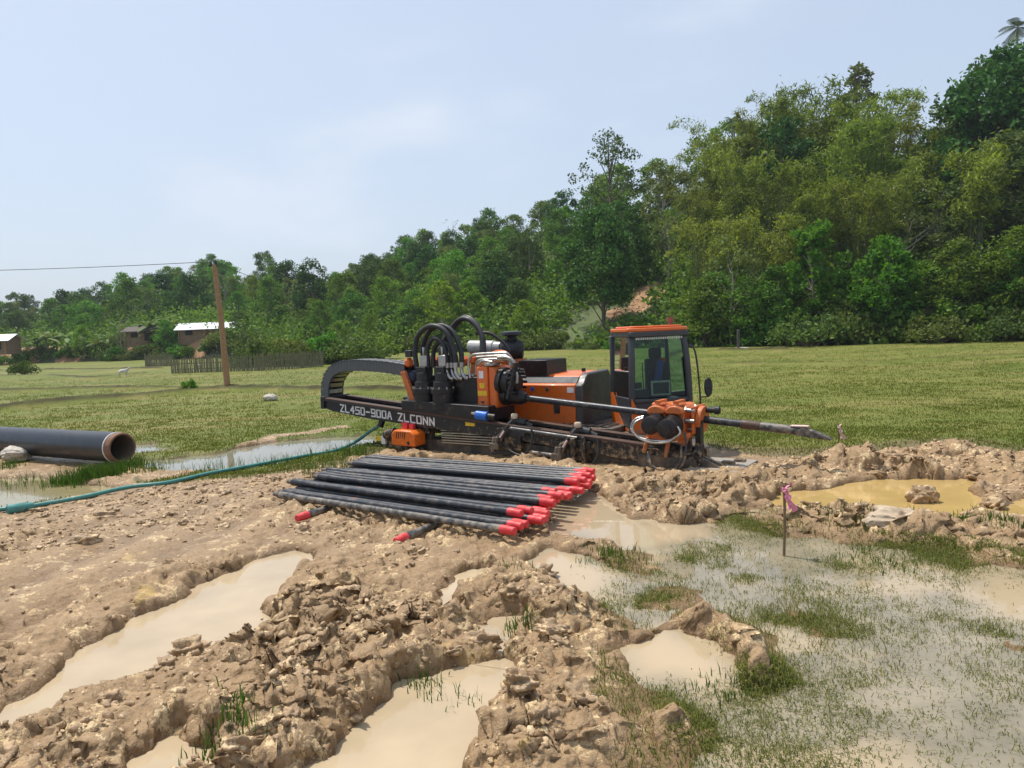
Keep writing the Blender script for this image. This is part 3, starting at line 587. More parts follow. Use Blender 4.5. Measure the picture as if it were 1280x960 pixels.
# ------------------------------------------------------------------ hills
def hor(px): return 412-.0419*(px-640)
TPX = np.array([-900, -300, 0, 130, 230, 350, 410, 500, 570, 660, 720, 800, 900, 1000, 1100, 1170, 1280, 1500, 2000.])
TSK = np.array([385, 384, 385, 368, 335, 331, 350, 312, 287, 267, 245, 225, 165, 132, 135, 165, 60, 60, 60.])
TY0 = np.array([100, 100, 96, 92, 87, 80, 76, 70, 66, 62, 58, 55, 51, 47, 44, 42.5, 40.5, 37, 34.])
TY1 = np.array([200, 195, 190, 178, 165, 155, 150, 138, 126, 115, 106, 97, 88, 80, 76, 75, 73, 70, 66.])
TT = (TPX-640)/960
def hillz(t, Y):
    px = t*960+640
    y0 = np.interp(px, TPX, TY0); y1 = np.interp(px, TPX, TY1); sk = np.interp(px, TPX, TSK)
    th_ = np.interp(px, [0, 500, 800, 1000, 1300], [5, 4.5, 5.5, 9.5, 10])
    z1 = 1.7+(hor(px)-sk)/960*y1-th_
    s = np.clip((Y-y0)/(y1-y0), -.2, 2)
    f = np.where(s < 1, np.sign(s)*np.abs(s)**.9, 1-.25*(s-1)**2)
    mound = 1.75*np.exp(-((px-225)/95.)**4)*sstep(y0-2.5, y0+1.5, Y)*sstep(y0+26, y0+8, Y)+1.2*np.exp(-((px-20)/90.)**4)*sstep(y0-1.5, y0+2, Y)*sstep(y0+20, y0+8, Y)
    return mound+np.where(s < 0, -.35+0*s, z1*f+.9*sstep(0, .04, s)*(fbm(t*14, Y*.12, 401, 4)-.3)-.2)
na, nb = 260, 150
ta = np.interp(np.linspace(0, 1, na), np.linspace(0, 1, len(TT)), TT); sb = np.concatenate([np.linspace(-.08, 1, 120), np.linspace(1.02, 1.9, 30)])
A2, S2 = np.meshgrid(ta, sb); px = A2*960+640; y0 = np.interp(px, TPX, TY0); y1 = np.interp(px, TPX, TY1); YY = y0+(y1-y0)*S2
Z2 = hillz(A2.ravel(), YY.ravel()); i = (np.arange(nb-1)[:, None]*na+np.arange(na-1)[None, :]).ravel()
def hillmat():
    m, t, b = newmat('hill_ground'); n1 = noise(t, .06, 5, .65); n2 = noise(t, 1.3, 5, .7)
    c = mixc(t, ramp(t, n2, .35, .65), (.03, .045, .014), (.08, .09, .03)); a = t.nodes.new('ShaderNodeAttribute'); a.attribute_name = 'earth'; g = t.nodes.new('ShaderNodeAttribute'); g.attribute_name = 'turf'
    c = mixc(t, g.outputs['Fac'], c, mixc(t, ramp(t, n2, .35, .65), (.065, .1, .026), (.105, .135, .038)))
    e = N(t, 'ShaderNodeMath', operation='MULTIPLY_ADD'); e.inputs[1].default_value = .9; t.links.new(n2, e.inputs[0]); t.links.new(a.outputs['Fac'], e.inputs[2])
    c = mixc(t, ramp(t, e.outputs[0], .85, 1.1), c, mixc(t, ramp(t, n2, .4, .6), (.27, .14, .065), (.37, .22, .115)))
    t.links.new(c, b.inputs['Base Color']); b.inputs['Roughness'].default_value = .9; return m
hill = npmesh('hillside', np.stack([A2.ravel()*YY.ravel(), YY.ravel(), Z2], 1), np.stack([i, i+1, i+na+1, i+na], 1), hillmat(), smooth=True)
tag(hill, 'forested hill slope rising behind the fields', 'hill', kind='structure')
# bare earth and turf patches, found on the slope by following the view ray once to real hill points
def on_hill(x, y):
    d = ray(x, y); t = d[0]/d[1]; p0 = np.interp(t*960+640, TPX, TY0)
    for Y in np.linspace(p0, p0*2.2, 400):
        if 1.7+d[2]/d[1]*Y <= hillz(np.array([t]), np.array([Y]))[0]: return np.array([t*Y, Y, hillz(np.array([t]), np.array([Y]))[0]])
    return np.array([t*p0, p0, 0.])
EARTH = [(812, 368, 1.8), (800, 382, 1.2), (770, 392, .9), (845, 330, 1.0), (175, 434, 2.0), (165, 442, 1.6), (255, 431, 1.5), (236, 438, 1.4), (30, 440, 4.0), (50, 436, 2.5), (85, 450, 2.0), (10, 446, 3), (1090, 400, 1.2)]
TURF = [(745, 405, 3.0), (765, 400, 2), (725, 415, 2.5), (790, 395, 2), (700, 425, 2)]
EP = [(*on_hill(a, b), r) for a, b, r in EARTH]; TP = [(*on_hill(a, b), r) for a, b, r in TURF]
def patch(x, y, L_):
    v = np.zeros_like(x)
    for a, b, c, r in L_: v = np.maximum(v, np.exp(-((x-a)**2+((y-b)*.6)**2)/(r*r)))
    return v
hx = A2.ravel()*YY.ravel(); hy = YY.ravel()
for nm, arr in (('earth', patch(hx, hy, EP)), ('turf', patch(hx, hy, TP))):
    a = hill.data.attributes.new(nm, 'FLOAT', 'POINT'); a.data.foreach_set('value', arr.astype(np.float32))
# ------------------------------------------------------------------ foliage
def leafquads(P, size, asp=.55, up=.25, droop=0.0, dirs=None):
    n = len(P); s = size*rng.uniform(.6, 1.35, n)
    d = rng.normal(0, 1, (n, 3)) if dirs is None else dirs+rng.normal(0, .35, (n, 3)); d[:, 2] -= droop; d /= np.linalg.norm(d, axis=1)[:, None]
    r = rng.normal(0, 1, (n, 3)); r[:, 2] += up*0; sd_ = np.cross(d, r); sd_ /= np.linalg.norm(sd_, axis=1)[:, None]
    nn = np.cross(sd_, d); L1 = (s/2)[:, None]*d; W1 = (s*asp/2)[:, None]*sd_; K = (s*.12)[:, None]*nn
    V = np.stack([P-L1, P+W1+K, P+L1-K, P-W1+K], 1).reshape(-1, 3); i = np.arange(n)*4
    return V, np.stack([i, i+1, i+2, i+3], 1)
def cluster_pts(c, r, n, flat=.75):
    v = rng.normal(0, 1, (n, 3)); v /= np.linalg.norm(v, axis=1)[:, None]; rad = rng.random(n)**.45
    return np.array(c)+v*rad[:, None]*np.array([r, r, r*flat])
def broadleaf(name, h, w, mat, nclu=34, nleaf=95, leaf=.34, base=.35, shape='round', bark='bark', gap=0.0, cr=.165, tr=.016):
    """trunk + crown of leaf clumps at limb ends"""
    b = B(); top = h*.8; pts = [(0, 0, -.5), (rng.normal(0, .1), rng.normal(0, .1), h*.3), (rng.normal(0, .25), rng.normal(0, .25), h*.6), (rng.normal(0, .3), rng.normal(0, .3), h*.92)]
    r0 = h*tr; b.tube(pts, r0, 8, 4, [r0*1.25, r0*.9, r0*.55, r0*.15]); axis = catmull(pts, 4); V = []; F = []; o = 0
    for k in range(nclu):
        zf = base+(1-base)*(k+.5)/nclu; zz = h*zf*.97; q = (zf-base)/(1-base)
        prof = {'round': math.sin(math.pi*min(1, .12+.88*q)**.8)**.6, 'cone': (1-q)**.75+.12, 'umbrella': .45+.75*q if q < .8 else 1.05-1.5*(q-.8), 'tall': math.sin(math.pi*(.12+.82*q))**.7}[shape]
        R = w/2*prof*math.sqrt(rng.uniform(.15, 1)); a = k*2.399+rng.normal(0, .5); c = np.array([R*math.cos(a), R*math.sin(a), zz+rng.normal(0, .03*h)])
        ax = axis[min(len(axis)-1, int(len(axis)*max(.1, zf-.18)))]
        if k % 2 == 0: mid = (ax*.5+c*.5)+np.array([0, 0, .06*h*rng.uniform(-1, .6)]); b.tube([ax, mid, c], r0*.3, 5, 3, [r0*.42, r0*.25, r0*.07], cap=False)
        P = cluster_pts(c, w*cr*rng.uniform(.65, 1.2), int(nleaf*rng.uniform(.6, 1.3))); v, f = leafquads(P, leaf); V.append(v); F.append(f+o); o += len(v)
    return name, (b, M[bark]), (np.concatenate(V), np.concatenate(F), M[mat])
def bamboo(name, h, ncul, mat='leaf_bamboo', spread=2.6, leaf=.42):
    b = B(); V = []; F = []; o = 0
    for k in range(ncul):
        a = rng.uniform(0, 6.28); r = spread*.28*math.sqrt(rng.random()); p0 = np.array([r*math.cos(a), r*math.sin(a), -.4]); out = spread*rng.uniform(.25, 1.0); hh = h*rng.uniform(.55, 1.0); a2 = a+rng.normal(0, .5)
        d = np.array([math.cos(a2), math.sin(a2), 0]); P = [p0, p0+d*out*.12+[0, 0, hh*.4], p0+d*out*.4+[0, 0, hh*.78], p0+d*out*.85+[0, 0, hh*.97], p0+d*out*1.35+[0, 0, hh*.93]]
        b.tube(P, .05, 5, 4, [.055, .05, .035, .02, .008], cap=False); C = np.array(catmull(P, 14)); lo = int(len(C)*.3)
        t = lo+((len(C)-1-lo)*rng.random(200)**.6).astype(int); fr = (t-lo)/(len(C)-1-lo); q = C[t]+rng.normal(0, 1, (200, 3))*(.1+.3*np.sin(np.pi*np.clip(fr, .05, .95)))[:, None]; q[:, 2] -= .15
        v, f = leafquads(q, leaf, .22, droop=.55); V.append(v); F.append(f+o); o += len(v)
    return name, (b, M['culm']), (np.concatenate(V), np.concatenate(F), M[mat])
def palm(name, h, nf=10, fl=1.5, mat='leaf_palm', r=.085):
    b = B(); P = [(0, 0, -.4), (.05, .02, h*.5), (.12, -.03, h)]; b.tube(P, r, 8, 5, [r*1.2, r*.9, r*.8]); V = []; F = []; o = 0
    for k in range(nf):
        a = k*2.399; el = math.radians(72-105*(k/nf)); d = np.array([math.cos(a)*math.cos(el), math.sin(a)*math.cos(el), math.sin(el)]); t = np.linspace(0, 1, 15); out = np.array([math.cos(a), math.sin(a), 0])
        C = np.array([.12, -.03, h])+fl*(t[:, None]*d*.9+(t**2)[:, None]*(out*.25-np.array([0, 0, .5]))); b.tube([C[0], C[5], C[10], C[14]], .02, 4, 2, [.025, .015, .006], cap=False)
        sd_ = np.cross(d, [0, 0, 1.]); sd_ /= np.linalg.norm(sd_)+1e-6
        for s in (-1, 1):
            for j in range(2, 15):
                ll = .55*fl*math.sin(math.pi*(.12+.8*j/15)); e = C[j]+s*sd_*ll*.75+d*ll*.45-np.array([0, 0, ll*.45]); m_ = (C[j]+e)/2+[0, 0, ll*.06]; wv = (C[j]-C[j-1])*.38
                v = np.array([C[j]-wv, C[j]+wv, m_+wv, e, m_-wv]); V.append(v); F.append(np.array([(o, o+1, o+2, o+4), (o+4, o+2, o+3, o+3)])); o += 5
    Fq = np.concatenate(F); Fq[Fq[:, 2] == Fq[:, 3], 3] = Fq[Fq[:, 2] == Fq[:, 3], 0]
    return name, (b, M['palebark']), (np.concatenate(V), Fq, M[mat])
def banana(name, h):
    b = B(); b.tube([(0, 0, -.3), (.05, 0, h*.35), (.08, .03, h*.6)], .12, 8, 3, [.15, .12, .07]); V = []; F = []; o = 0
    for k in range(8):
        a = k*2.399; el = math.radians(78-70*k/8); d = np.array([math.cos(a)*math.cos(el), math.sin(a)*math.cos(el), math.sin(el)]); out = np.array([math.cos(a), math.sin(a), 0]); sd_ = np.cross(out, [0, 0, 1.]); t = np.linspace(0, 1, 8); ln = h*.55
        C = np.array([.08, .03, h*.55])+ln*(t[:, None]*d+(t**2)[:, None]*(out*.2-np.array([0, 0, .55]))); w = .3*np.sin(np.pi*np.clip(t*.95+.05, 0, 1))**.6+.02
        Lf = C+sd_*w[:, None]-np.array([0, 0, .06]); Rt = C-sd_*w[:, None]-np.array([0, 0, .06])
        V.append(np.concatenate([Lf, C, Rt]))
        for j in range(7):
            for q in (0, 8): F.append((o+q+j, o+q+j+1, o+q+9+j, o+q+8+j))
        o += 24
    return name, (b, M['culm']), (np.concatenate(V), np.array(F), M['leaf_grey'])
PROTO = {}
def proto(key, spec):
    name, (b, bm), (v, f, lm) = spec
    root = empty(name, (0, -60, -40)); tr = b.build('trunk' if name != 'bamboo_clump' else 'culms', bm, root)
    if name != 'bamboo_clump': pass
    if f.ndim == 2 and (f[:, 3] == f[:, 0]).any():
        me = bpy.data.meshes.new('crown'); me.from_pydata(v.tolist(), [], [tuple(dict.fromkeys(q)) for q in f.tolist()]); me.materials.append(lm); c = link(bpy.data.objects.new('crown', me), root)
    else: c = npmesh('crown', v, f, lm, root)
    PROTO[key] = (root, [tr, c], False)
def plant(key, loc, scale, rz, label, cat, group=None, name=None, tilt=0):
    root, parts, used = PROTO[key]
    if not used: r = root; PROTO[key] = (root, parts, True)
    else:
        r = root.copy(); link(r)
        for p in parts:
            c = p.copy(); link(c); c.parent = r
    for k in ('label', 'category', 'group'):
        if k in r: del r[k]
    if name: r.name = name
    r.location = loc; r.scale = (scale,)*3 if not hasattr(scale, '__len__') else scale; r.rotation_euler = (tilt*math.cos(rz), tilt*math.sin(rz), rz); tag(r, label, cat, group)
    return r
for i in range(3): proto('mid%d' % i, broadleaf('broadleaf_tree', 9, 6.2+.5*i, 'leaf_mid', 38, 105, .36, .1+.05*i, 'round'))
for i in range(2): proto('bright%d' % i, broadleaf('broadleaf_tree', 7.5, 5.4, 'leaf_bright', 32, 110, .32, .12, 'round', 'palebark'))
for i in range(2): proto('dark%d' % i, broadleaf('broadleaf_tree', 10, 6.4, 'leaf_dark', 42, 120, .36, .1, 'tall'))
for i in range(2): proto('grey%d' % i, broadleaf('broadleaf_tree', 9, 5.6, 'leaf_grey', 30, 90, .34, .16, 'tall', 'palebark'))
proto('sparse', broadleaf('sparse_tree', 13, 8.5, 'leaf_dark', 46, 46, .34, .38, 'round', 'bark', cr=.11))
proto('spire', broadleaf('conical_tree', 9, 3.4, 'leaf_grey', 80, 46, .2, .2, 'cone', 'bark', cr=.1))
proto('mango', broadleaf('dense_tree', 9.6, 7.0, 'leaf_dark', 60, 150, .34, .26, 'round', 'bark', cr=.17))
proto('sapling', broadleaf('young_tree', 5.4, 3.0, 'leaf_bright', 26, 65, .3, .3, 'tall', 'palebark', cr=.17, tr=.012))
proto('globe', broadleaf('round_tree', 4.4, 3.6, 'leaf_bright', 26, 120, .26, .22, 'round', 'palebark', cr=.19))
proto('bare', broadleaf('thin_tree', 7.5, 4.2, 'leaf_grey', 26, 22, .26, .35, 'tall', 'palebark', cr=.14, tr=.009))
proto('dead', broadleaf('bare_tree', 6.5, 5, 'leaf_grey', 18, 3, .25, .4, 'umbrella', 'palebark', cr=.1, tr=.02))
for i in range(4): proto('bamboo%d' % i, bamboo('bamboo_clump', 11.5, 20+3*i))
proto('bamboofar', bamboo('bamboo_clump', 13, 9, spread=4.6, leaf=.4))
for i in range(2): proto('palm%d' % i, palm('areca_palm', 9, 10, 1.15))
proto('banana', banana('banana_plant', 3.6))
def bushspec(w, h, mat, n, leaf):
    b = B(); V = []; F = []; o = 0
    for k in range(n):
        a = rng.uniform(0, 6.28); r = w/2*math.sqrt(rng.random()); zz = h*(1-(r/(w/2))**2*.6)*rng.uniform(.35, .95); c = np.array([r*math.cos(a), r*math.sin(a), zz]); b.tube([(0, 0, -.2), c*.5+[0, 0, .1], c], .03, 4, 2, [.035, .02, .008], cap=False)
        v, f = leafquads(cluster_pts(c, w*.19*rng.uniform(.7, 1.2), 70), leaf); V.append(v); F.append(f+o); o += len(v)
    return 'bush', (b, M['bark']), (np.concatenate(V), np.concatenate(F), M[mat])
for i in range(2): proto('bush%d' % i, bushspec(3.4, 1.9, 'bushleaf', 26, .22))
proto('bush2', bushspec(2.6, 2.2, 'leaf_mid', 22, .24)); proto('bush3', bushspec(2.4, 1.5, 'leaf_bright', 18, .22))
for k, (r, parts, u) in PROTO.items():
    if r.name.startswith('bush'): parts[0].name = 'stem'; parts[1].name = 'foliage'
    if r.name.startswith('bamboo'): parts[1].name = 'foliage'
# ---- individual trees seen in the photograph
PL = []
def hillpt(px, Y):
    t = (px-640)/960; return np.array([t*Y, Y, hillz(np.array([t]), np.array([float(Y)]))[0]])
def spot(key, px, Y, top, label, cat, hgt, wide=1.0, name=None, tilt=0, group=None):
    """tree whose base stands on the hill at distance Y and whose real height reaches the line of sight 'top'"""
    p = hillpt(px, Y); zt = at(px, top, Y)[2]; s = max(.3, (zt-p[2])/hgt); r = plant(key, p, (s*wide, s*wide, s), rng.uniform(0, 6.28), label, cat, group, name, tilt); PL.append((p[0], p[1], 1.6*s)); return r
spot('sparse', 772, 82, 168, 'tall thin-leaved tree standing out against the sky left of the areca palms', 'tree', 13)
spot('mango', 757, 60.5, 262, 'dense very dark tree on a bare trunk beside the turf slope', 'tree', 9.6, .92)
spot('sapling', 1022, 47.5, 278, 'bright green slender young tree in front of the bamboo', 'tree', 5.4, 1.0)
spot('globe', 1108, 45, 303, 'round bright green little tree at the foot of the bamboo', 'tree', 4.4)
spot('spire', 1078, 78, 72, 'narrow conical tree rising highest above the bamboo', 'tree', 9, 1.25)
spot('bare', 917, 50, 296, 'thin pale-stemmed tree nearly without leaves below the bamboo', 'tree', 7.5)
spot('bare', 840, 62, 262, 'tall thin half-bare tree beside the patch of orange earth', 'tree', 7.5, .6)
spot('bright0', 556, 68, 352, 'bright green spreading tree directly behind the hose arches of the drill', 'tree', 7.5, 1.15)
spot('bright1', 590, 70, 350, 'lime green tree growing beside the spreading one behind the drill', 'tree', 7.5, .9)
spot('bright1', 107, 93, 405, 'small bright tree above the red bank at the far left', 'tree', 7.5, .8)
spot('dead', 155, 90, 388, 'leafless pale forked tree near the huts', 'tree', 6.5, .8)
spot('palm0', 1272, 92, 14, 'lone areca palm on the skyline at the right edge', 'palm', 9.8, .8)
spot('dead', 575, 124, 272, 'leafless tree with grey branches on the skyline of the middle slope', 'tree', 6.5, .8)
for px, Y, tp in ((818, 84, 228), (830, 80, 218), (845, 83, 210), (858, 86, 214), (868, 80, 222)):
    spot('palm%d' % (px % 2), px, Y, tp, 'slim areca palm in the row between the tall sparse tree and the bamboo', 'palm', 9.8, .95, group='areca palms in a row')
for px, Y, tp in ((922, 78, 140), (935, 80, 146)):
    spot('palm%d' % (px % 2), px, Y, tp, 'dark areca palm poking out of the top of the bamboo', 'palm', 9.8, .9, group='areca palms over the bamboo')
spot('palm0', 1140, 70, 152, 'small areca palm in the dip of the skyline right of the conical tree', 'palm', 9.8)
# bamboo thicket on the right slope
k = 0
for px, Y, tp in ((880, 62, 230), (905, 66, 170), (930, 60, 185), (955, 68, 135), (975, 56, 205), (1000, 66, 118), (1030, 70, 105), (1045, 58, 170), (1060, 66, 125), (1095, 60, 150), (1105, 72, 112), (1125, 66, 140), (960, 51, 262), (1020, 52, 240), (1075, 51, 225), (1120, 53, 205), (890, 55, 270), (1160, 60, 190), (1190, 62, 165)):
    spot('bamboo%d' % (k % 4), px, Y, tp, 'feathery olive bamboo clump in the thicket on the right-hand slope', 'bamboo', 11.0, rng.uniform(1.0, 1.25), group='bamboo in the thicket'); k += 1
for px, Y, tp in ((905, 74, 118), (985, 78, 92), (870, 76, 176)): spot('bamboofar', px, Y, tp, 'loose arching bamboo sprays bent over against the sky', 'bamboo', 12.6, .9, group='arching bamboo against the sky')
for px, Y, tp in ((1225, 60, 92), (1250, 64, 68), (1205, 62, 120), (1275, 58, 58), (1300, 60, 50), (1340, 56, 40)): spot('dark%d' % (px % 2), px, Y, tp, 'dark tall tree on the crest at the right edge', 'tree', 10, 1.1, group='dark crest trees')
for px, Y, tp in ((1180, 52, 225), (1215, 50, 200), (1250, 52, 170), (1285, 50, 150), (1150, 49, 260), (1330, 48, 150)): spot('grey%d' % (px % 2) if px % 3 else 'bamboo1', px, Y, tp, 'olive leafy tree on the slope below the dark crest trees', 'tree', 9.5, 1.3, group='olive slope trees')
for px, Y, tp in ((880, 51.5, 355), (900, 52, 345), (940, 50, 350), (975, 48.5, 338), (1160, 45, 330), (1200, 44, 305), (1240, 43, 320), (1275, 42, 290), (1070, 46.5, 345), (1310, 41, 300)): spot('mid%d' % (px % 3), px, Y, tp, 'low green leafy tree at the foot of the right-hand slope', 'tree', 8.6, 1.25, group='low trees under the slope')
# ---- forest, spaced at random, one group per slope and kind
ZONES = [(-260, 400, 'far left hill behind the leaning pole', 4.6, 6.2, 128, (.45, .14, .26, .15)), (400, 720, 'middle slope behind the drilling machine', 3.7, 5.4, 105, (.42, .2, .2, .18)), (720, 1420, 'steep slope on the right', 4.4, 5, 44, (.4, .12, .33, .15))]
pts = [(a, b) for a, b, c in PL]; GR = [c for a, b, c in PL]
KN = {'mid': 'mid green leafy tree', 'bright': 'light green leafy tree', 'dark': 'dark green dense tree', 'grey': 'greyish green open-crowned tree'}
for lo, hi, desc, gap, gap2, want, pr in ZONES:
    got = 0; tries = 0
    while got < want and tries < 30000:
        tries += 1; px = rng.uniform(lo, hi); s = rng.random()**.85*1.04; y0 = np.interp(px, TPX, TY0); y1 = np.interp(px, TPX, TY1); Y = y0+(y1-y0)*(.02+s*.98); t = (px-640)/960; x = t*Y
        if 690 < px < 838 and s < .3: continue
        if lo < 300 and px > 0 and px < 310 and s < .16: continue
        if patch(np.array([x]), np.array([Y]), EP+TP)[0] > .25: continue
        if any((x-a)**2+(Y-b)**2 < gap*gap for a, b in pts): continue
        kd = ('mid', 'bright', 'dark', 'grey')[rng.choice(4, p=pr)]; nk = 3 if kd == 'mid' else 2; pts.append((x, Y)); got += 1
        sc = rng.uniform(.5, .85)*(.75 if s < .12 else 1)*(1.25 if px > 720 else 1.0 if px < 400 else .82); plant('%s%d' % (kd, rng.integers(nk)), (x, Y, hillz(np.array([t]), np.array([Y]))[0]-.2), (sc*1.08, sc*1.08, sc*rng.uniform(.85, 1.15)), rng.uniform(0, 6.28), KN[kd]+' in the forest on the '+desc, 'tree', KN[kd].rsplit(' ', 1)[0]+' trees on the '+desc)
# ---- bushes along the foot of the hills
for lo, hi, n, lab, grp in ((935, 1400, 26, 'scrubby bush in the hedge along the right edge of the field', 'field edge bushes'), (470, 790, 22, 'bushy scrub behind the drilling machine at the foot of the slope', 'bushes behind the machine'), (310, 480, 13, 'scrubby bush spilling over the bamboo fence', 'bushes by the fence'), (-150, 215, 18, 'low bush at the foot of the far red bank', 'bushes below the red bank')):
    for i in range(n):
        px = lo+(hi-lo)*(i+rng.uniform(.1, .9))/n; Y = np.interp(px, TPX, TY0)+rng.uniform(-1.6, 2.4); t = (px-640)/960; sc = rng.uniform(.75, 1.2)*(1.0 if px > 500 else .95)
        if 690 < px < 800: sc *= .45
        if 310 < px < 480: Y = rng.uniform(47.5, 55)
        plant('bush%d' % rng.choice(4, p=(.38, .34, .18, .1)), (t*Y, Y, max(0, hillz(np.array([t]), np.array([Y]))[0])-.1), sc, rng.uniform(0, 6.28), lab, 'bush', grp)
for px, Y, sc in ((205, 86, 1.0), (222, 85.5, .9), (238, 85, .75), (262, 84.5, .7), (280, 84.5, .95), (296, 84, 1.1), (160, 88, .9), (172, 88, .7), (150, 88, 1.0), (312, 83, 1.2)):
    p = hillpt(px, Y); plant('bush%d' % (px % 4), p, sc, px, 'leafy bush on the red bank below the huts', 'bush', 'bushes below the huts')
spot('mid1', 212, 87, 402, 'bushy green tree half hiding the brown hut', 'tree', 8.6, .9); spot('dark1', 305, 88, 396, 'dark tree against the right end of the tin-roofed hut', 'tree', 9.5, 1.3)
b_ = ground(30, 468); plant('bush1', (b_[0], b_[1], 0), .55, 1, 'single round bush alone on the far left paddy edge', 'bush')
b_ = ground(237, 490); plant('bush2', (b_[0], b_[1], 0), .22, 1, 'small sprouting bush in the field just left of the pole', 'bush')
for px, Y in ((62, 95), (75, 96), (50, 95), (88, 95), (125, 92), (140, 93), (190, 90), (200, 89), (210, 90), (222, 89), (217, 92), (184, 92)):
    p = hillpt(px, Y); plant('banana', p, rng.uniform(.75, 1.1), rng.uniform(0, 6), 'broad-leaved banana plant by the huts on the far red bank', 'banana plant', 'banana plants')
# ---- undergrowth between the trees: one mass
nb_ = 7600; px = rng.uniform(-350, 1500, nb_); s = rng.random(nb_)**1.25*1.05; y0 = np.interp(px, TPX, TY0); y1 = np.interp(px, TPX, TY1); Y = y0+(y1-y0)*s; t = (px-640)/960
kp = patch(t*Y, Y, EP) < .45; kt = patch(t*Y, Y, TP) < .5; kp &= kt; px, Y, t = px[kp], Y[kp], t[kp]; hz_ = hillz(t, Y); nl = 30
r = rng.uniform(.6, 1.5, len(px))*np.where(px < 700, 1.9, 1.15); c = np.repeat(np.stack([t*Y, Y, hz_], 1), nl, 0); v = rng.normal(0, 1, (len(c), 3)); v /= np.linalg.norm(v, axis=1)[:, None]; v[:, 2] = np.abs(v[:, 2])
P = c+v*(np.repeat(r, nl)*rng.random(len(c))**.4)[:, None]*np.array([1, 1, 1.25])
vv, ff = leafquads(P, .42); tag(npmesh('undergrowth', vv, ff, M['under']), 'tangled green undergrowth filling the hillsides between the trees', 'undergrowth', kind='stuff')
for k, (r, parts, u) in list(PROTO.items()):
    if not u:
        for p in parts+[r]: bpy.data.objects.remove(p)
# ------------------------------------------------------------------ pole and wires
pb = ground(285, 486); Yp = pb[1]; pt = at(268, 331, Yp)
pole = empty('utility_pole', tuple(pb)); tag(pole, 'brown wooden utility pole leaning slightly in the paddy', 'utility pole')
tp = pt-pb; B().tube([(0, 0, -.6), tp*.5+[.02, 0, 0], tp], .1, 12, 6, [.115, .1, .088]).build('post', M['wood'], pole)
b = B(); b.cyl(tp-[.13, 0, .02], tp-[.13, 0, -.1], .045, .03, 8); b.box(tp[0]-.2, tp[0]+.1, tp[1]-.05, tp[1]+.05, tp[2]-.06, tp[2]); b.build('crossarm', M['black'], pole)
b = B(); b.rev(tp+[.05, 0, -.02], tp+[.05, 0, .16], [(0, .03), (.3, .03), (.4, .055), (.7, .055), (1, .02)], 10); b.rev(tp+[-.13, 0, 0], tp+[-.13, 0, .12], [(0, .03), (.4, .05), (1, .02)], 10); b.build('insulator', M['rubber'], pole)
def wire(a, c, sag, r, label):
    a = np.array(a); c = np.array(c); P = [a+(c-a)*t-np.array([0, 0, 4*sag*t*(1-t)]) for t in np.linspace(0, 1, 25)]
    return tag(B().tube(P, r, 5, 0).build('overhead_wire', M['black']), label, 'wire')
top = pb+tp
wire(top+[0, 0, .12], at(-420, 336, 34), .25, .012, 'thin overhead wire running from the pole out to the left')
wire(top+[0, 0, .12], at(430, 372, 72), .5, .011, 'faint overhead wire running from the pole back into the trees')
g = ground(352, 472); wire(top-[0, 0, .3], g, .0, .008, 'thin stay wire slanting from the pole top down to the field'); bpy.data.objects[-1].name if False else None
# ------------------------------------------------------------------ bamboo fences
def fence(P, h, label, seed):
    rg = random.Random(seed); f = empty('bamboo_fence', (P[0][0], P[0][1], 0)); tag(f, label, 'fence'); o = np.array([P[0][0], P[0][1], 0]); pan = B(); posts = []; rails = B()
    for (a, c) in zip(P[:-1], P[1:]):
        a = np.array([a[0], a[1], 0])-o; c = np.array([c[0], c[1], 0])-o; ln = np.linalg.norm(c-a); d = (c-a)/ln; n = int(ln/.06)
        for i in range(n):
            p = a+d*(ln*i/n+rg.uniform(-.02, .02)); t = np.array([rg.gauss(0, .03), rg.gauss(0, .02), h*rg.uniform(.82, 1.08)]); pan.beam(p+[0, 0, -.05], p+t, .045, .018, up=(-d[1], d[0], 0))
        for z in (.25, .6, .88): rails.beam(a+[0, 0, h*z]+np.array([-d[1], d[0], 0])*.03, c+[0, 0, h*z]+np.array([-d[1], d[0], 0])*.03, .035, .045)
        for i in range(int(ln/2.2)+1): posts.append(a+d*min(ln, 2.2*i))
    pan.build('panel', M['fence'], f); rails.build('rail', M['fence'], f)
    for p in posts: B().tube([p+[0, 0, -.3], p+[0, .03, h*1.1]], .04, 7, 0).build('post', M['fence'], f)
fence([ground(215, 467)[:2], ground(330, 463)[:2], ground(405, 458)[:2]], 0.9, 'long weathered bamboo fence behind the pole at the far edge of the paddy', 1)
fence([ground(182, 458)[:2], ground(218, 457.5)[:2]], .9, 'short pale bamboo fence farther back, left of the long one', 2)
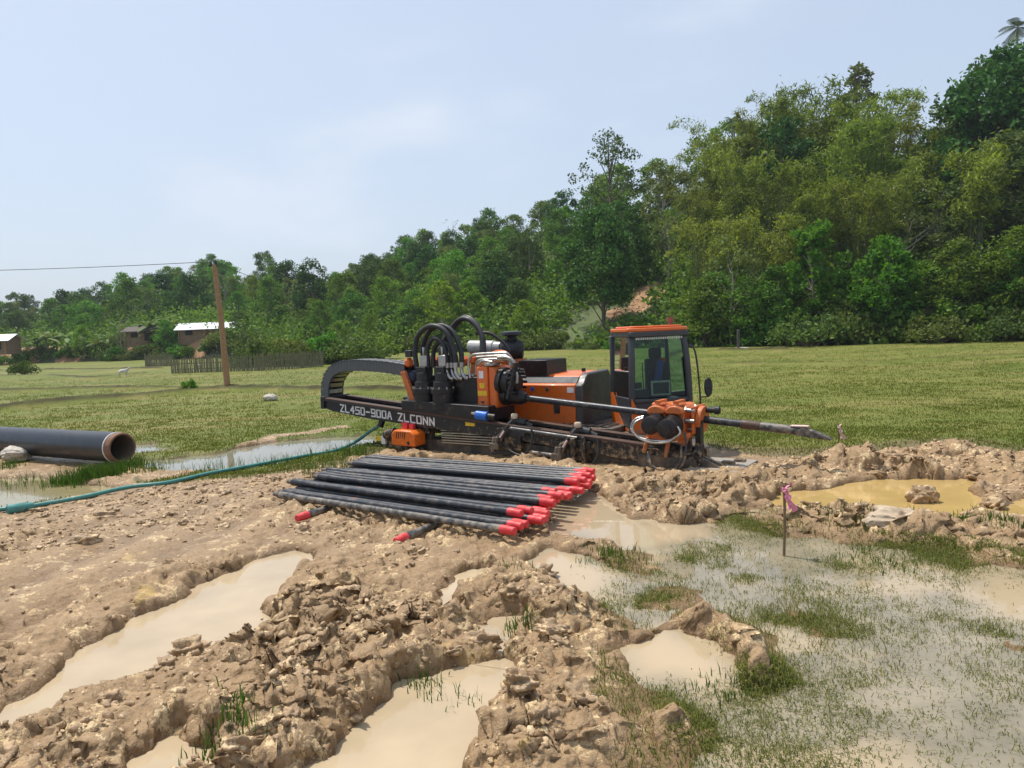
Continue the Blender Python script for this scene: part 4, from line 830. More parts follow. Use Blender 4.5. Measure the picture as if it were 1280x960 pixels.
# ------------------------------------------------------------------ huts
def hut(px, py, Y, L_, D_, hw, ridge, label, roofm, rz, ov=.5, base=None):
    t = (px-640)/960; z = at(px, py, Y)[2]; r = empty('hut', (t*Y, Y, z), rz); tag(r, label, 'hut')
    b = B(); b.box(-L_/2, L_/2, -D_/2, D_/2, -.6, hw); b.build('wall', M['bamboowall'], r)
    b = B()
    for s in (-1, 1):
        p = [(-L_/2-ov, s*(D_/2+ov), hw-.22), (L_/2+ov, s*(D_/2+ov), hw-.22), (L_/2+ov, 0, hw+ridge), (-L_/2-ov, 0, hw+ridge)]
        b.add(p+[(x, y, zz+.06) for x, y, zz in p], [(3, 2, 1, 0), (4, 5, 6, 7), (0, 1, 5, 4), (1, 2, 6, 5), (2, 3, 7, 6), (3, 0, 4, 7)])
    b.build('roof', roofm, r)
    g = B()
    for sx in (-1, 1): g.prism([(-D_/2, hw-.02), (D_/2, hw-.02), (0, hw+ridge-.05)], sx*L_/2-.03, sx*L_/2+.03, 'yz')
    g.build('gable', M['bamboowall'], r)
    for i, x in enumerate(np.linspace(-L_/2+1.0, L_/2-1, max(2, int(L_/2.2)))):
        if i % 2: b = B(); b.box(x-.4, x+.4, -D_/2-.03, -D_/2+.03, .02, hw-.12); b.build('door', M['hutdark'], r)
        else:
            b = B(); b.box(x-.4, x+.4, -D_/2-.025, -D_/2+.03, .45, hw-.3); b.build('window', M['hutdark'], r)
    for x in np.linspace(-L_/2, L_/2, max(3, int(L_/2))): B().cyl((x, -D_/2-ov+.1, -1.2), (x, -D_/2-ov+.1, hw-.2), .05, n=7).build('post', M['wood'], r)
    return r
hut(266, 423, 89, 5.6, 3.6, 1.25, .55, 'long bamboo-walled hut with a bright tin roof behind the pole', M['roofmetal'], .15)
hut(188, 426, 91, 3.6, 2.6, 1.3, .4, 'brown hut with a dark old roof left of the tin-roofed hut', M['thatch'], -.05)
hut(2, 437, 92, 3.6, 3.2, 1.2, .55, 'small hut with a tin roof cut by the left edge', M['roofmetal'], .1)
# ------------------------------------------------------------------ goats
def goat(px, py, s, rz, label):
    g = ground(px, py); o = empty('goat', (g[0], g[1], 0), rz); tag(o, label, 'goat', None)
    sk = [(-.32, 0, .52), (-.05, 0, .53), (.22, 0, .54), (.36, 0, .66), (.45, 0, .76), (.60, 0, .70), (-.42, 0, .56)]; ed = [(0, 1), (1, 2), (2, 3), (3, 4), (4, 5), (0, 6)]; rd = [.13, .15, .13, .085, .07, .045, .03]
    for x, root, bx in ((.2, 2, .0), (-.32, 0, -.05)):
        for y in (-.1, .1):
            i = len(sk); sk += [(x, y, .4), (x+bx, y, .22), (x-.0, y, .02)]; ed += [(root, i), (i, i+1), (i+1, i+2)]; rd += [.07, .035, .028]
    for y in (-.07, .07): i = len(sk); sk.append((.42, y*1.3, .84)); ed.append((4, i)); rd.append(.022)
    me = bpy.data.meshes.new('body'); me.from_pydata([tuple(c*s for c in p) for p in sk], ed, []); me.materials.append(M['goat']); b = link(bpy.data.objects.new('body', me), o)
    m = b.modifiers.new('skin', 'SKIN'); m.use_smooth_shade = True
    if not me.skin_vertices: me.attributes  # layer is created by the modifier below
    sv = me.skin_vertices[0].data if me.skin_vertices else None
    if sv is None:
        import bmesh
        bm = bmesh.new(); bm.from_mesh(me); bm.verts.layers.skin.verify(); bm.to_mesh(me); bm.free(); sv = me.skin_vertices[0].data
    for v, r in zip(sv, rd): v.radius = (r*s, r*s)
    sv[1].use_root = True; ss = b.modifiers.new('sub', 'SUBSURF'); ss.levels = 1; ss.render_levels = 1
goat(155, 471, .62, .3, 'small pale goat grazing alone in the far paddy')
goat(249, 461.5, .5, 2.6, 'white goat standing close to the long bamboo fence')
# dark stone marker on the right field
g = ground(923, 437); r = empty('stone_post', (g[0], g[1], 0)); tag(r, 'dark upright stone post on a pale slab at the back of the right field', 'stone post')
b = B(); b.beam((0, 0, .1), (.02, 0, 1.15), .15, .14, up=(0, 1, 0)); b.build('shaft', M['stone'], r, .03); b = B(); b.box(-.9, .5, -.45, .45, -.1, .12); b.build('slab', M['rock'], r, .04)
g = ground(338, 501); tag(B().blob((g[0], g[1], .07), (.2, .15, .12), 5, .2, 3).build('rock', M['rock']), 'pale rock lying alone in the paddy right of the pole', 'rock')
g = ground(22, 577); tag(B().blob((g[0], g[1]-.02, .12), (.2, .2, .12), 9, .2, 3).build('rock', M['rock']), 'whitish rock under the large black pipe', 'rock')
g = ground(1131, 660); tag(B().blob((g[0], g[1], .02), (.3, .2, .14), 12, .22, 4).build('rock', M['palemud']), 'broad pale lump of rock on the mud bank right of the ribboned stake', 'rock')
g = ground(1154, 621); tag(B().blob((g[0], g[1], 0), (.13, .1, .1), 15, .25, 3).build('boulder', MUDM), 'brown lump standing in the ochre pond', 'boulder')
# ------------------------------------------------------------------ large pipe
pm = np.array([-5.52, 10.75, .27]); pd = np.array([-.868, .497, .0]); pd /= np.linalg.norm(pd); R_ = .215; LN = 9.0
pr = empty('steel_pipe', tuple(pm)); tag(pr, 'large black coated steel pipe with a rusty open end lying at the left', 'pipe')
b = B(); b.rev(pd*.13, pd*LN, [(0, R_), (1, R_)], 40, False); b.build('coating', M['pipe'], pr)
b = B(); b.rev(pd*0, pd*.135, [(0, R_-.012), (.06, R_-.006), (1, R_-.006)], 40, False); b.rev(pd*0.0, pd*.02, [(0, R_-.034), (0, R_-.012)], 40, False); b.build('bare_end', M['piperust'], pr)
b = B(); b.rev(pd*.125, pd*.14, [(0, R_-.01), (0.1, R_+.003), (1, R_+.003)], 40, False); b.build('coating_edge', M['white'], pr)
b = B(); b.rev(pd*LN, pd*.0, [(0, R_-.034), (1, R_-.034)], 40, False); b.build('inside', M['pipein'], pr)
# ------------------------------------------------------------------ teal hose
hp = [ground(x, y, .04) for x, y in ((-60, 650), (0, 637), (25, 635), (60, 629), (105, 621), (160, 609), (210, 603), (260, 592), (320, 581), (380, 570), (420, 563))]
RZ = -math.radians(34.1)
def loc2w(x, v, w): return np.array([2.05+x*math.cos(RZ)-v*math.sin(RZ), 8.73+x*math.sin(RZ)+v*math.cos(RZ), w])
hp += [at(445, 552, 11.75), at(460, 541, 11.85), loc2w(-5.05, .15, .33), loc2w(-5.0, .2, .44)]
hs = empty('hose', tuple(hp[0])); tag(hs, 'teal suction hose trailing from the back of the machine across the wet ground', 'hose'); o = hp[0]
B().tube([p-o for p in hp], .024, 12, 8).build('hose_wall', M['hose'], hs)
q = hp[2]-o; d = (hp[3]-hp[2]); d /= np.linalg.norm(d); B().rev(q-d*.12, q+d*.12, [(0, .045), (.05, .055), (.6, .055), (.65, .046), (1, .046)], 14).build('coupling', M['hose'], hs)
q = hp[-2]-o; B().cyl(q-[0, 0, .03], hp[-1]-o+[0, 0, .02], .05, n=14).build('end_fitting', M['black'], hs)
# ------------------------------------------------------------------ drill rods
def rod(mat, name='drill_rod', red=True):
    r = empty(name); ln = 2.9
    b = B(); b.rev((0, 0, 0), (-ln, 0, 0), [(0, .037), (.12/ln, .037), (.16/ln, .0315), (1-.26/ln, .0315), (1-.2/ln, .038), (1-.0/ln, .038)], 20); b.build('pipe', M[mat], r)
    if red:
        b = B(); b.rev((-.015, 0, 0), (.125, 0, 0), [(0, .038), (.1, .0385), (.5, .038), (.55, .034), (.95, .033), (1, .027)], 18, False); b.rev((.125, 0, 0), (.05, 0, 0), [(0, .027), (1, .022)], 18, True); b.build('thread_protector', M['red'], r)
    b = B(); b.rev((-ln+.02, 0, 0), (-ln-.09, 0, 0), [(0, .027), (.2, .029), (1, .021)], 16, True); b.build('pin_thread', M['muddysteel'], r)
    return r
protos = {'rod': rod('rod'), 'roddirty': rod('roddirty'), 'rodrust': rod('rodrust')}
for p in protos.values(): register(p)
usedp = set()
def put_rod(px, py, z, ang, mat, label, group='drill rods stacked in the pile', roll=0, tilt=0.0):
    p = protos[mat] if mat not in usedp else copy_tree(protos[mat]); usedp.add(mat); g = ground(px, py, z); p.location = g; p.rotation_euler = (roll, tilt, math.radians(ang)); tag(p, label, 'drill rod', group)
    return p
C0 = 'dark drill rod in the lower layer of the pile with a red thread cap'; C1 = 'dark drill rod in the upper layer of the pile, behind its front rods'
A0, A1 = -36.5, -30.5
n_low = 21; e0 = ground(633, 663, .1); e1 = ground(733, 596, .1)
for i in range(n_low):
    f = i/(n_low-1); p = e0+(e1-e0)*f+np.array([.84, -.54, 0])*rng.normal(.02, .05); z = .105+.012*(i % 2)
    mt = 'roddirty' if i == 0 else ('rodrust' if i % 4 == 2 else 'rod'); r = protos[mt] if mt not in usedp else copy_tree(protos[mt]); usedp.add(mt)
    r.location = (p[0], p[1], z); r.rotation_euler = (rng.uniform(0, 6), 0, math.radians(A0+(A1-A0)*f+rng.normal(0, .35)))
    tag(r, 'mud-streaked drill rod at the front of the pile, nearest the camera' if i == 0 else C0, 'drill rod', 'drill rods stacked in the pile')
for f, a, mt, lab in ((.12, -.02, 'rod', 'drill rod lying on top at the front of the pile'), (.17, .03, 'rodrust', C1), (.32, .12, 'rod', C1), (.37, .05, 'rodrust', C1), (.44, .1, 'rod', C1), (.5, -.02, 'rod', C1), (.72, .05, 'rodrust', C1), (.77, .1, 'rod', C1), (.82, .02, 'rod', C1), (.87, .08, 'rod', C1), (.92, .0, 'rod', C1), (.97, .05, 'rodrust', C1)):
    p = e0+(e1-e0)*f+np.array([.84, -.54, 0])*(a-.06); r = copy_tree(protos[mt]); r.location = (p[0], p[1], .178); r.rotation_euler = (rng.uniform(0, 6), 0, math.radians(A0+(A1-A0)*f+rng.normal(0, .5))); tag(r, lab, 'drill rod', 'drill rods stacked in the pile')
# two rods laid crosswise under the pile
for (x0, y0), (x1, y1), mt, lab in (((506, 672), (552, 652), 'roddirty', 'white-smeared muddy drill rod laid crosswise under the pile, nearer its red caps'), ((383, 644), (420, 632), 'roddirty', 'muddy drill rod laid crosswise under the pile, at its left end')):
    a = ground(x0, y0, .035); c = ground(x1, y1, .035); ang = math.degrees(math.atan2(a[1]-c[1], a[0]-c[0])); put_rod(x0, y0, .035, ang, mt, lab, 'drill rods laid crosswise')
# ------------------------------------------------------------------ stakes
def stake(px, py, ytop, lean, mat, label, s=1.0):
    g = ground(px, py, ZW); t = at(px+lean, ytop, g[1]); r = empty('marker_stake', tuple(g)); tag(r, label, 'stake'); h = t-g
    B().tube([(0, 0, -.15), h*.5+[.008, 0, 0], h], .011*s, 8, 4).build('stick', M['stakewood'], r); b = B()
    for q, (dx, dz, w) in enumerate(((.075, -.17, .03), (.045, -.15, .025), (.05, .05, .014), (.03, -.09, .02))):
        n = 7; a = h-[0, 0, .03]
        L_ = [a+np.array([dx*t_+.012*math.sin(t_*9+q), .012*math.sin(t_*7+2*q)-.012*q, dz*t_]) for t_ in np.linspace(0, 1, n)]
        vs = []
        for i, p in enumerate(L_):
            ww = w*(.35+.65*i/(n-1)); vs += [p+[-ww*.6, .01*math.sin(3*i), -ww*.3], p+[ww*.6, -.01, ww*.3], p+[ww*.6, -.007, ww*.3], p+[-ww*.6, .013+.01*math.sin(3*i), -ww*.3]]
        fs = []
        for i in range(n-1):
            for k in range(4): fs.append((i*4+k, i*4+(k+1) % 4, i*4+4+(k+1) % 4, i*4+4+k))
        b.add(vs, fs, True)
    b.cyl(h-[0, 0, .05], h-[0, 0, .02], .018*s, n=8); b.build('ribbon', M[mat], r)
stake(979, 695, 606, 1, 'ribbon', 'thin stake with a pink and white ribbon standing in the flood water')
stake(1047, 566, 530, 1, 'ribbonpale', 'small stick with a pale faded ribbon in the grass past the drill head', .8)
# ------------------------------------------------------------------ hazy air
hb = B(); hb.box(-440, 440, -30, 440, -1.6, 62); hm = bpy.data.materials.new('hazy_air'); hm.use_nodes = True; ht = hm.node_tree
ht.nodes.remove(ht.nodes['Principled BSDF']); pv = ht.nodes.new('ShaderNodeVolumePrincipled'); pv.inputs['Density'].default_value = .0003; pv.inputs['Color'].default_value = (.8, .88, 1, 1); pv.inputs['Anisotropy'].default_value = .2
ht.links.new(pv.outputs[0], ht.nodes['Material Output'].inputs['Volume'])
hz_o = hb.build('haze', hm); tag(hz_o, 'thin pale haze in the air over the valley', 'haze', kind='stuff')
# ------------------------------------------------------------------ the drilling rig
rig = empty('drilling_rig', (2.05, 8.73, 0), RZ); tag(rig, 'black and orange tracked horizontal drilling machine with a cab and a long slanting mast', 'drilling machine')
SL = .0866
def rt(x): return .205-x*SL                      # top of the near rail at x
# mast: near and far beams
b = B(); low = [(-6.08, .60), (-6.02, .565), (-5.9, .535), (-5.1, .44), (-4.0, .345), (-2.6, .25), (-1.0, .09), (0, .0)]
for v0, v1 in ((0, .07), (.44, .51)):
    top_ = [(0, rt(0)-.03), (-6.08, rt(-6.08)-.03)]; b.prism(low+top_, v0, v1)
    b.prism([(-6.09, rt(-6.09)-.03), (0, rt(0)-.03), (0, rt(0)-.012), (-6.09, rt(-6.09)-.012)], v0-.03, v1+.03)
b.prism([(-6.05, rt(-6.05)-.15), (-.2, rt(-.2)-.15), (-.2, rt(-.2)-.1), (-6.05, rt(-6.05)-.1)], .07, .44)
b.box(-6.14, -6.06, -.03, .54, rt(-6.1)-.16, rt(-6.1)+.03)
mast = b.build('mast', M['black'], rig, .006)
b = B()
for v0 in (-.028, .412): b.prism([(-6.04, rt(-6.04)-.01), (-.6, rt(-.6)-.01), (-.6, rt(-.6)+.02), (-6.04, rt(-6.04)+.02)], v0+.0, v0+.12)
b.build('rail', M['railrust'], mast, .005)
b = B()
for i in range(150): x = -5.9+i*.035; b.box(x, x+.018, .2, .3, rt(x)-.1, rt(x)-.07)
b.build('rack', M['blacksteel'], mast)
# block lettering on the near beam
GL = {'Z': [[(0, 1), (1, 1), (0, 0), (1, 0)]], 'L': [[(0, 1), (0, 0), (1, 0)]], '4': [[(.75, 0), (.75, 1), (0, .35), (1, .35)]], '5': [[(1, 1), (0, 1), (0, .55), (1, .55), (1, 0), (0, 0)]], '0': [[(0, 0), (0, 1), (1, 1), (1, 0), (0, 0)]], '-': [[(.1, .5), (.9, .5)]],
      '9': [[(0, 0), (1, 0), (1, 1), (0, 1), (0, .45), (1, .45)]], 'A': [[(0, 0), (.4, 1), (.6, 1), (1, 0)], [(.15, .35), (.85, .35)]], 'C': [[(1, 1), (0, 1), (0, 0), (1, 0)]], 'O': [[(0, 0), (0, 1), (1, 1), (1, 0), (0, 0)]], 'N': [[(0, 0), (0, 1), (1, 0), (1, 1)]]}
def lettering(txt, x0, z0, h, w, gap, v, th, slope, mat, par, name='lettering'):
    b = B(); x = x0
    for ch in txt:
        if ch != ' ':
            for st in GL[ch]:
                for (a0, c0), (a1, c1) in zip(st[:-1], st[1:]):
                    p = np.array([x+a0*w, c0*h]); q = np.array([x+a1*w, c1*h]); d = (q-p)/np.linalg.norm(q-p); p = p-d*th/2; q = q+d*th/2
                    f = lambda u: (u[0], v, z0-(u[0]-x0)*slope+u[1]); b.beam(f(p), f(q), .006, th, up=(0, 0, 1) if abs(d[0]) > .5 else (1, 0, 0))
        x += (w+gap)
    return b.build(name, mat, par)
lettering('ZL450-900A', -5.72, .54, .105, .072, .038, -.0025, .02, .085, M['white'], mast)
lettering('ZLCONN', -4.52, .437, .105, .078, .042, -.0025, .02, .082, M['white'], mast)
b = B(); b.box(-3.28, -3.12, -.004, .003, .40, .46); b.build('warning_label', M['yellow'], mast)
# drag chain
path = catmull([(-6.2, .74), (-6.19, .9), (-6.13, 1.05), (-6.0, 1.17), (-5.8, 1.235), (-5.5, 1.25), (-5.2, 1.24), (-4.85, 1.215), (-4.42, 1.16)], 14); P = np.array(path); s = np.concatenate([[0], np.cumsum(np.linalg.norm(np.diff(P, axis=0), axis=1))]); b = B(); bs = B(); step = .062
for k in range(int(s[-1]/step)):
    a = np.array([np.interp(k*step, s, P[:, 0]), np.interp(k*step, s, P[:, 1])]); c = np.array([np.interp((k+1)*step, s, P[:, 0]), np.interp((k+1)*step, s, P[:, 1])]); d = (c-a)/np.linalg.norm(c-a); n = np.array([-d[1], d[0]]); e = d*.002
    for v0, v1 in ((.12, .15), (.42, .45)):
        hh = .088 if k % 2 else .082; b.prism([tuple(a+e+n*hh), tuple(c-e+n*hh), tuple(c-e-n*hh), tuple(a+e-n*hh)], v0, v1)
    b.prism([tuple(a+n*.062), tuple(c+n*.062), tuple(c+n*.075), tuple(a+n*.075)], .12, .45)
    if k % 2: 
        for sg in (1, -1): bs.prism([tuple(a+n*sg*.076), tuple(c+n*sg*.076), tuple(c+n*sg*.088), tuple(a+n*sg*.088)], .15, .42)
ch = b.build('drag_chain', M['chain'], rig); bs.build('cross_bar', M['steel'], ch)
b = B()
for k in range(4): b.tube([(p[0], .19+.06*k, p[1]-.02+.02*math.sin(k*2)) for p in path[::10]], .022, 7, 3)
b.build('enclosed_hose', M['rubber'], ch)
# under-frame, chassis, tracks
b = B(); b.box(-4.3, -1.3, .56, 1.95, .18, .36); b.box(-4.4, -.5, .12, .4, -.02, .16); b.prism([(-2.5, .2), (-1.3, .12), (-.15, .06), (-.15, -.02), (-2.5, -.02)], .08, .43)
for x in (-4.1, -3.3, -2.5): b.beam((x, .2, .1), (x, .25, rt(x)-.12), .1, .1)
b.build('chassis', M['muddysteel'], rig, .01)
b = B(); b.prism([(-2.05, .55), (-.02, .55), (-.3, .95), (-1.0, 1.9), (-2.05, 1.9)], .17, .215, 'xy')
b.v = [(x, y, z-.07*(x+.3)) for x, y, z in b.v]

deck = b.build('deck', M['muddysteel'], rig, .008)
def track(v0, v1):
    L0, L1, r = -3.75, -1.45, .17; pr_ = []
    for k in range(13): a = math.pi/2+math.pi*k/12; pr_.append((L0+r*math.cos(a), r+.0+r*math.sin(a)))
    for k in range(13): a = -math.pi/2+math.pi*k/12; pr_.append((L1+r*math.cos(a), r+r*math.sin(a)))
    b = B(); b.prism([(x, z) for x, z in pr_], v0+.05, v1-.05); t = b.build('crawler_track', M['muddysteel'], rig)
    b = B(); n = len(pr_); cl = np.array(pr_+[pr_[0]]); ss = np.concatenate([[0], np.cumsum(np.linalg.norm(np.diff(cl, axis=0), axis=1))])
    for k in range(46):
        f = lambda q: np.array([np.interp(q % ss[-1], ss, cl[:, 0]), np.interp(q % ss[-1], ss, cl[:, 1])]); a, c = f(k*ss[-1]/46), f(k*ss[-1]/46+.09); d = (c-a)/np.linalg.norm(c-a); nn = np.array([d[1], -d[0]]); a2, c2 = a+nn*.035, c+nn*.035; b.prism([tuple(a-nn*.005), tuple(c-nn*.005), tuple(c2), tuple(a2)], v0, v1)
    b.build('track_shoe', M['blacksteel'], t); b = B()
    for x in np.linspace(L0, L1, 5): b.cyl((x, v0+.03, .2), (x, v1-.03, .2), .15 if x in (L0, L1) else .12, n=20); b.cyl((x, v0+.0, .2), (x, v0+.05, .2), .06, n=12)
    b.build('road_wheel', M['blacksteel'], t)
track(.6, 1.0); track(1.6, 2.0)
b = B()
for i in range(7): b.box(-3.75+.003*i, -2.75, .02-.0, .05, .345-.035*i-.0, .36-.035*i)
gr = b.build('step_grille', M['steel'], rig)
# carriage with two vertical gear motors
b = B(); b.prism([(-4.42, .60), (-2.85, .47), (-2.85, .68), (-4.42, .74)], -.04, .6); b.box(-4.2, -3.12, .3, .62, .66, 1.08); b.box(-3.6, -3.1, .18, .5, .6, 1.06); b.box(-4.4, -4.2, .1, .5, .66, .9)
car = b.build('carriage', M['blacksteel'], rig, .012)
b = B(); b.prism([(-4.5, 1.14), (-4.42, 1.16), (-4.2, .66), (-4.32, .66)], .06, .12); b.prism([(-4.5, 1.14), (-4.42, 1.16), (-4.2, .66), (-4.32, .66)], .5, .56); b.build('chain_bracket', M['orange2'], car, .006)
for x, v in ((-4.08, .12), (-3.72, .1)):
    b = B(); b.rev((x, v, .62), (x, v, 1.14), [(0, .18), (.14, .18), (.15, .165), (.42, .165), (.43, .185), (.56, .185), (.57, .15), (.74, .145), (.75, .12), (.98, .115), (1, .09)], 28); gm = b.build('gear_motor', M['blacksteel'], car)
    b = B()
    for k in range(10): a = k*math.pi/5; b.cyl((x+.174*math.cos(a), v+.174*math.sin(a), .9), (x+.174*math.cos(a), v+.174*math.sin(a), .935), .013, n=6)
    b.build('bolt_ring', M['steel'], gm)
    b = B(); b.box(x-.09, x+.09, v-.09, v+.09, 1.1, 1.22); b.build('motor_head', M['blacksteel'], gm, .01)
    b = B(); b.box(x-.03, x+.1, v-.06, v+.05, 1.22, 1.38); b.cyl((x+.02, v-.02, 1.38), (x+.02, v-.02, 1.5), .02, n=8); b.build('valve_block', M['steel'], gm, .008)
for x, v, z in ((-4.42, .18, 1.28), (-4.12, .3, 1.3), (-4.02, .34, 1.28), (-3.52, .36, 1.28), (-3.36, .36, 1.3)): B().rev((x, v, z-.07), (x, v, z+.07), [(0, .03), (.2, .062), (.7, .066), (1, .03)], 14).build('orange_cap', M['orange'], car)
b = B(); b.blob((-4.38, .2, 1.04), (.11, .1, .12), 3, .12); b.build('bundled_cable', M['navy'], car)
b = B(); b.box(-4.44, -4.32, .12, .24, 1.36, 1.46); b.build('lamp', M['black'], car, .01)
# spindle housing (orange) and chuck
b = B(); b.prism([(-3.13, .615), (-2.95, .60), (-2.95, 1.215), (-3.13, 1.21)], .1, .62); b.prism([(-2.95, .6), (-2.82, .65), (-2.82, 1.1), (-2.86, 1.2), (-2.95, 1.215)], .13, .6)
sp = b.build('spindle_housing', M['orange'], rig, .02)
b = B(); b.box(-3.085, -3.01, .094, .102, 1.05, 1.15); b.build('white_label', M['white'], sp); b = B(); b.box(-3.08, -3.0, .094, .102, .915, .985); b.box(-3.115, -2.965, .094, .102, .81, .875); b.build('warning_label', M['yellow'], sp)
b = B(); b.box(-3.1, -2.97, .094, .102, .605, .655); b.build('slot', M['black'], sp)
b = B(); b.prism([(-3.08, .735), (-3.0, .735), (-3.04, .7)], .094, .102); b.build('mark', M['black'], sp)
ax = lambda x: (x, .3, .555-(x+.0)*.0866)   # drill axis, parallel to the mast
b = B(); a0 = ax(-2.84); b.rev((-2.84, .3, .99), (-2.56, .3, .97), [(0, .2), (.25, .2), (.27, .17), (.5, .17), (.52, .19), (.7, .19), (.72, .12), (1, .1)], 28); b.rev(ax(-2.85), ax(-2.45), [(0, .13), (.3, .13), (.32, .1), (.8, .1), (1, .06)], 20)
ck = b.build('chuck', M['blacksteel'], rig)
b = B(); rg = random.Random(4)
for k in range(16): a = k*.39; b.cyl((-2.7+.1*rg.random(), .3+.18*math.cos(a), .98+.18*math.sin(a)), (-2.56+.05*rg.random(), .3+.18*math.cos(a), .975+.18*math.sin(a)), .02, n=8)
for k in range(8): b.box(-2.6+.02*k, -2.56+.02*k, .02, .1, .78+.06*k, .84+.06*k)
b.build('swivel_fitting', M['black'], ck)
# bent steel pipes over the housing
for k, pts in enumerate(([(-3.28, .16, 1.05), (-3.3, .16, 1.25), (-3.24, .16, 1.36), (-3.1, .16, 1.38), (-2.75, .2, 1.385), (-2.66, .22, 1.36), (-2.64, .22, 1.2)], [(-3.22, .22, 1.1), (-3.2, .22, 1.26), (-3.1, .22, 1.3), (-2.8, .25, 1.3)], [(-2.78, .15, 1.3), (-2.62, .15, 1.3), (-2.53, .15, 1.24), (-2.5, .15, 1.1), (-2.5, .15, .98)], [(-2.76, .1, 1.33), (-2.6, .1, 1.33), (-2.5, .1, 1.27), (-2.46, .1, 1.12), (-2.46, .1, 1.0)], [(-3.26, .3, 1.33), (-3.0, .32, 1.34), (-2.8, .34, 1.34), (-2.7, .34, 1.3)], [(-3.1, .12, 1.24), (-3.0, .1, 1.29), (-2.85, .1, 1.27)])):
    B().tube(pts, .021, 10, 5).build('steel_tube', M['steel'], rig)
b = B(); b.box(-3.02, -2.86, .12, .3, 1.215, 1.26); b.build('manifold', M['steel'], rig, .01)
b = B(); 
for k in range(5): b.tube([(-3.24, .34+.03*k, 1.2+.02*k), (-3.05, .36+.03*k, 1.27+.03*k), (-2.8, .4, 1.24+.03*k), (-2.7, .42, 1.16)], .03, 8, 4)
b.build('copper_hose_bundle', M['orange2'], rig)
# arching hydraulic hoses
for pts, r in (([(-4.2, .1, 1.2), (-4.22, .1, 1.45), (-4.14, .1, 1.68), (-3.92, .12, 1.8), (-3.66, .12, 1.72), (-3.52, .12, 1.45), (-3.5, .12, 1.2)], .036), ([(-4.14, .18, 1.2), (-4.15, .2, 1.5), (-4.0, .2, 1.74), (-3.8, .22, 1.8), (-3.6, .22, 1.7), (-3.46, .2, 1.45), (-3.44, .18, 1.2)], .036), ([(-3.95, .3, 1.25), (-3.9, .4, 1.6), (-3.72, .5, 1.86), (-3.5, .5, 1.86), (-3.3, .48, 1.66), (-3.24, .4, 1.4), (-3.24, .35, 1.2)], .036), ([(-3.92, .36, 1.3), (-3.84, .46, 1.66), (-3.66, .54, 1.9), (-3.44, .52, 1.84), (-3.26, .46, 1.62), (-3.2, .4, 1.36)], .036), ([(-3.98, .1, 1.2), (-3.98, .1, 1.48), (-3.86, .1, 1.62), (-3.7, .1, 1.55), (-3.64, .1, 1.35), (-3.64, .1, 1.15)], .032), ([(-3.92, .14, 1.2), (-3.9, .14, 1.44), (-3.78, .14, 1.56), (-3.62, .14, 1.48), (-3.58, .14, 1.3), (-3.58, .14, 1.15)], .032), ([(-3.86, .2, 1.2), (-3.82, .2, 1.4), (-3.7, .2, 1.5), (-3.56, .2, 1.38), (-3.54, .2, 1.2)], .03), ([(-3.4, .5, 1.66), (-3.2, .56, 1.66), (-3.0, .6, 1.52), (-2.92, .62, 1.4)], .024)):
    B().tube(pts, r, 12, 7).build('hydraulic_hose', M['rubber'], rig)
b = B()
for x, v in ((-3.5, .12), (-3.44, .18), (-3.64, .1), (-3.58, .14)): b.tube([(x, v, 1.26), (x+.005, v-.01, 1.14), (x+.06, v-.02, 1.06), (x+.1, v, 1.04)], .026, 10, 5); b.cyl((x, v, 1.2), (x, v, 1.27), .042, n=10)
b.build('hose_elbow', M['steel'], rig)
# engine housing
b = B(); b.prism([(.8, .3), (.8, .905), (.87, .925), (.93, 1.0), (1.0, 1.04), (1.62, 1.06), (1.68, .95), (1.68, .26)], -3.35, -1.98, 'yz')
en = b.build('engine_housing', M['orange'], rig, .012)
b = B(); b.prism([(.797, .22), (.795, .9), (.87, .935), (.93, 1.01), (1.0, 1.055), (1.6, 1.075), (1.69, .95), (1.69, .34), (1.6, .24)], -1.982, -1.86, 'yz'); b.build('end_panel', M['hoodend'], en, .02)
b = B(); b.prism([(-3.35, .908), (-1.99, .908), (-1.99, .96), (-3.35, .96)], .80, .82)
v1, v2 = (.868, .927), (.932, 1.002)
b = B(); o_ = [(-3.35, .862, .93), (-1.985, .862, .93), (-1.985, .935, 1.012), (-3.35, .935, 1.012)]; b.add(o_+[(x, y+.02, z-.03) for x, y, z in o_], [(0, 1, 2, 3), (7, 6, 5, 4), (0, 4, 5, 1), (1, 5, 6, 2), (2, 6, 7, 3), (3, 7, 4, 0)])
o_ = [(-3.35, .795, .905), (-1.985, .795, .905), (-1.985, .862, .93), (-3.35, .862, .93)]
b.build('dark_bevel', M['darkgrey'], en)
b = B(); b.box(-2.1, -2.0, .793, .802, .8, .87); b.build('white_label', M['white'], en)
b = B(); b.box(-2.32, -2.23, .78, .802, .51, .66); b.build('latch', M['black'], en, .006)
b = B(); b.cyl((-2.42, .802, .845), (-2.42, .785, .845), .03, n=16); b.build('lock', M['steel'], en); b = B(); b.cyl((-2.67, .802, .845), (-2.67, .79, .845), .03, n=14); b.build('badge', M['blue'], en)
b = B(); b.box(-2.98, -2.5, .94, 1.5, 1.0, 1.245); bx = b.build('air_intake_box', M['black'], en, .006); b = B()
for i in range(9): b.box(-2.95+.052*i, -2.925+.052*i, .97, 1.47, 1.246, 1.252)
b.build('grille', M['darkgrey'], bx)
b = B(); b.cyl((-2.08, 1.25, 1.06), (-2.08, 1.25, 1.11), .03, n=12); b.build('filler_cap', M['black'], en)
b = B(); b.box(-4.15, -3.3, .85, 1.7, .36, .98); b.box(-3.6, -3.3, .85, 1.6, .98, 1.1); b.build('power_pack', M['blacksteel'], rig, .02)
b = B(); b.rev((-4.05, 1.2, 1.46), (-3.45, 1.2, 1.44), [(0, .06), (.02, .1), (.78, .1), (.8, .085), (1, .08)], 24); b.build('muffler', M['tank'], rig)
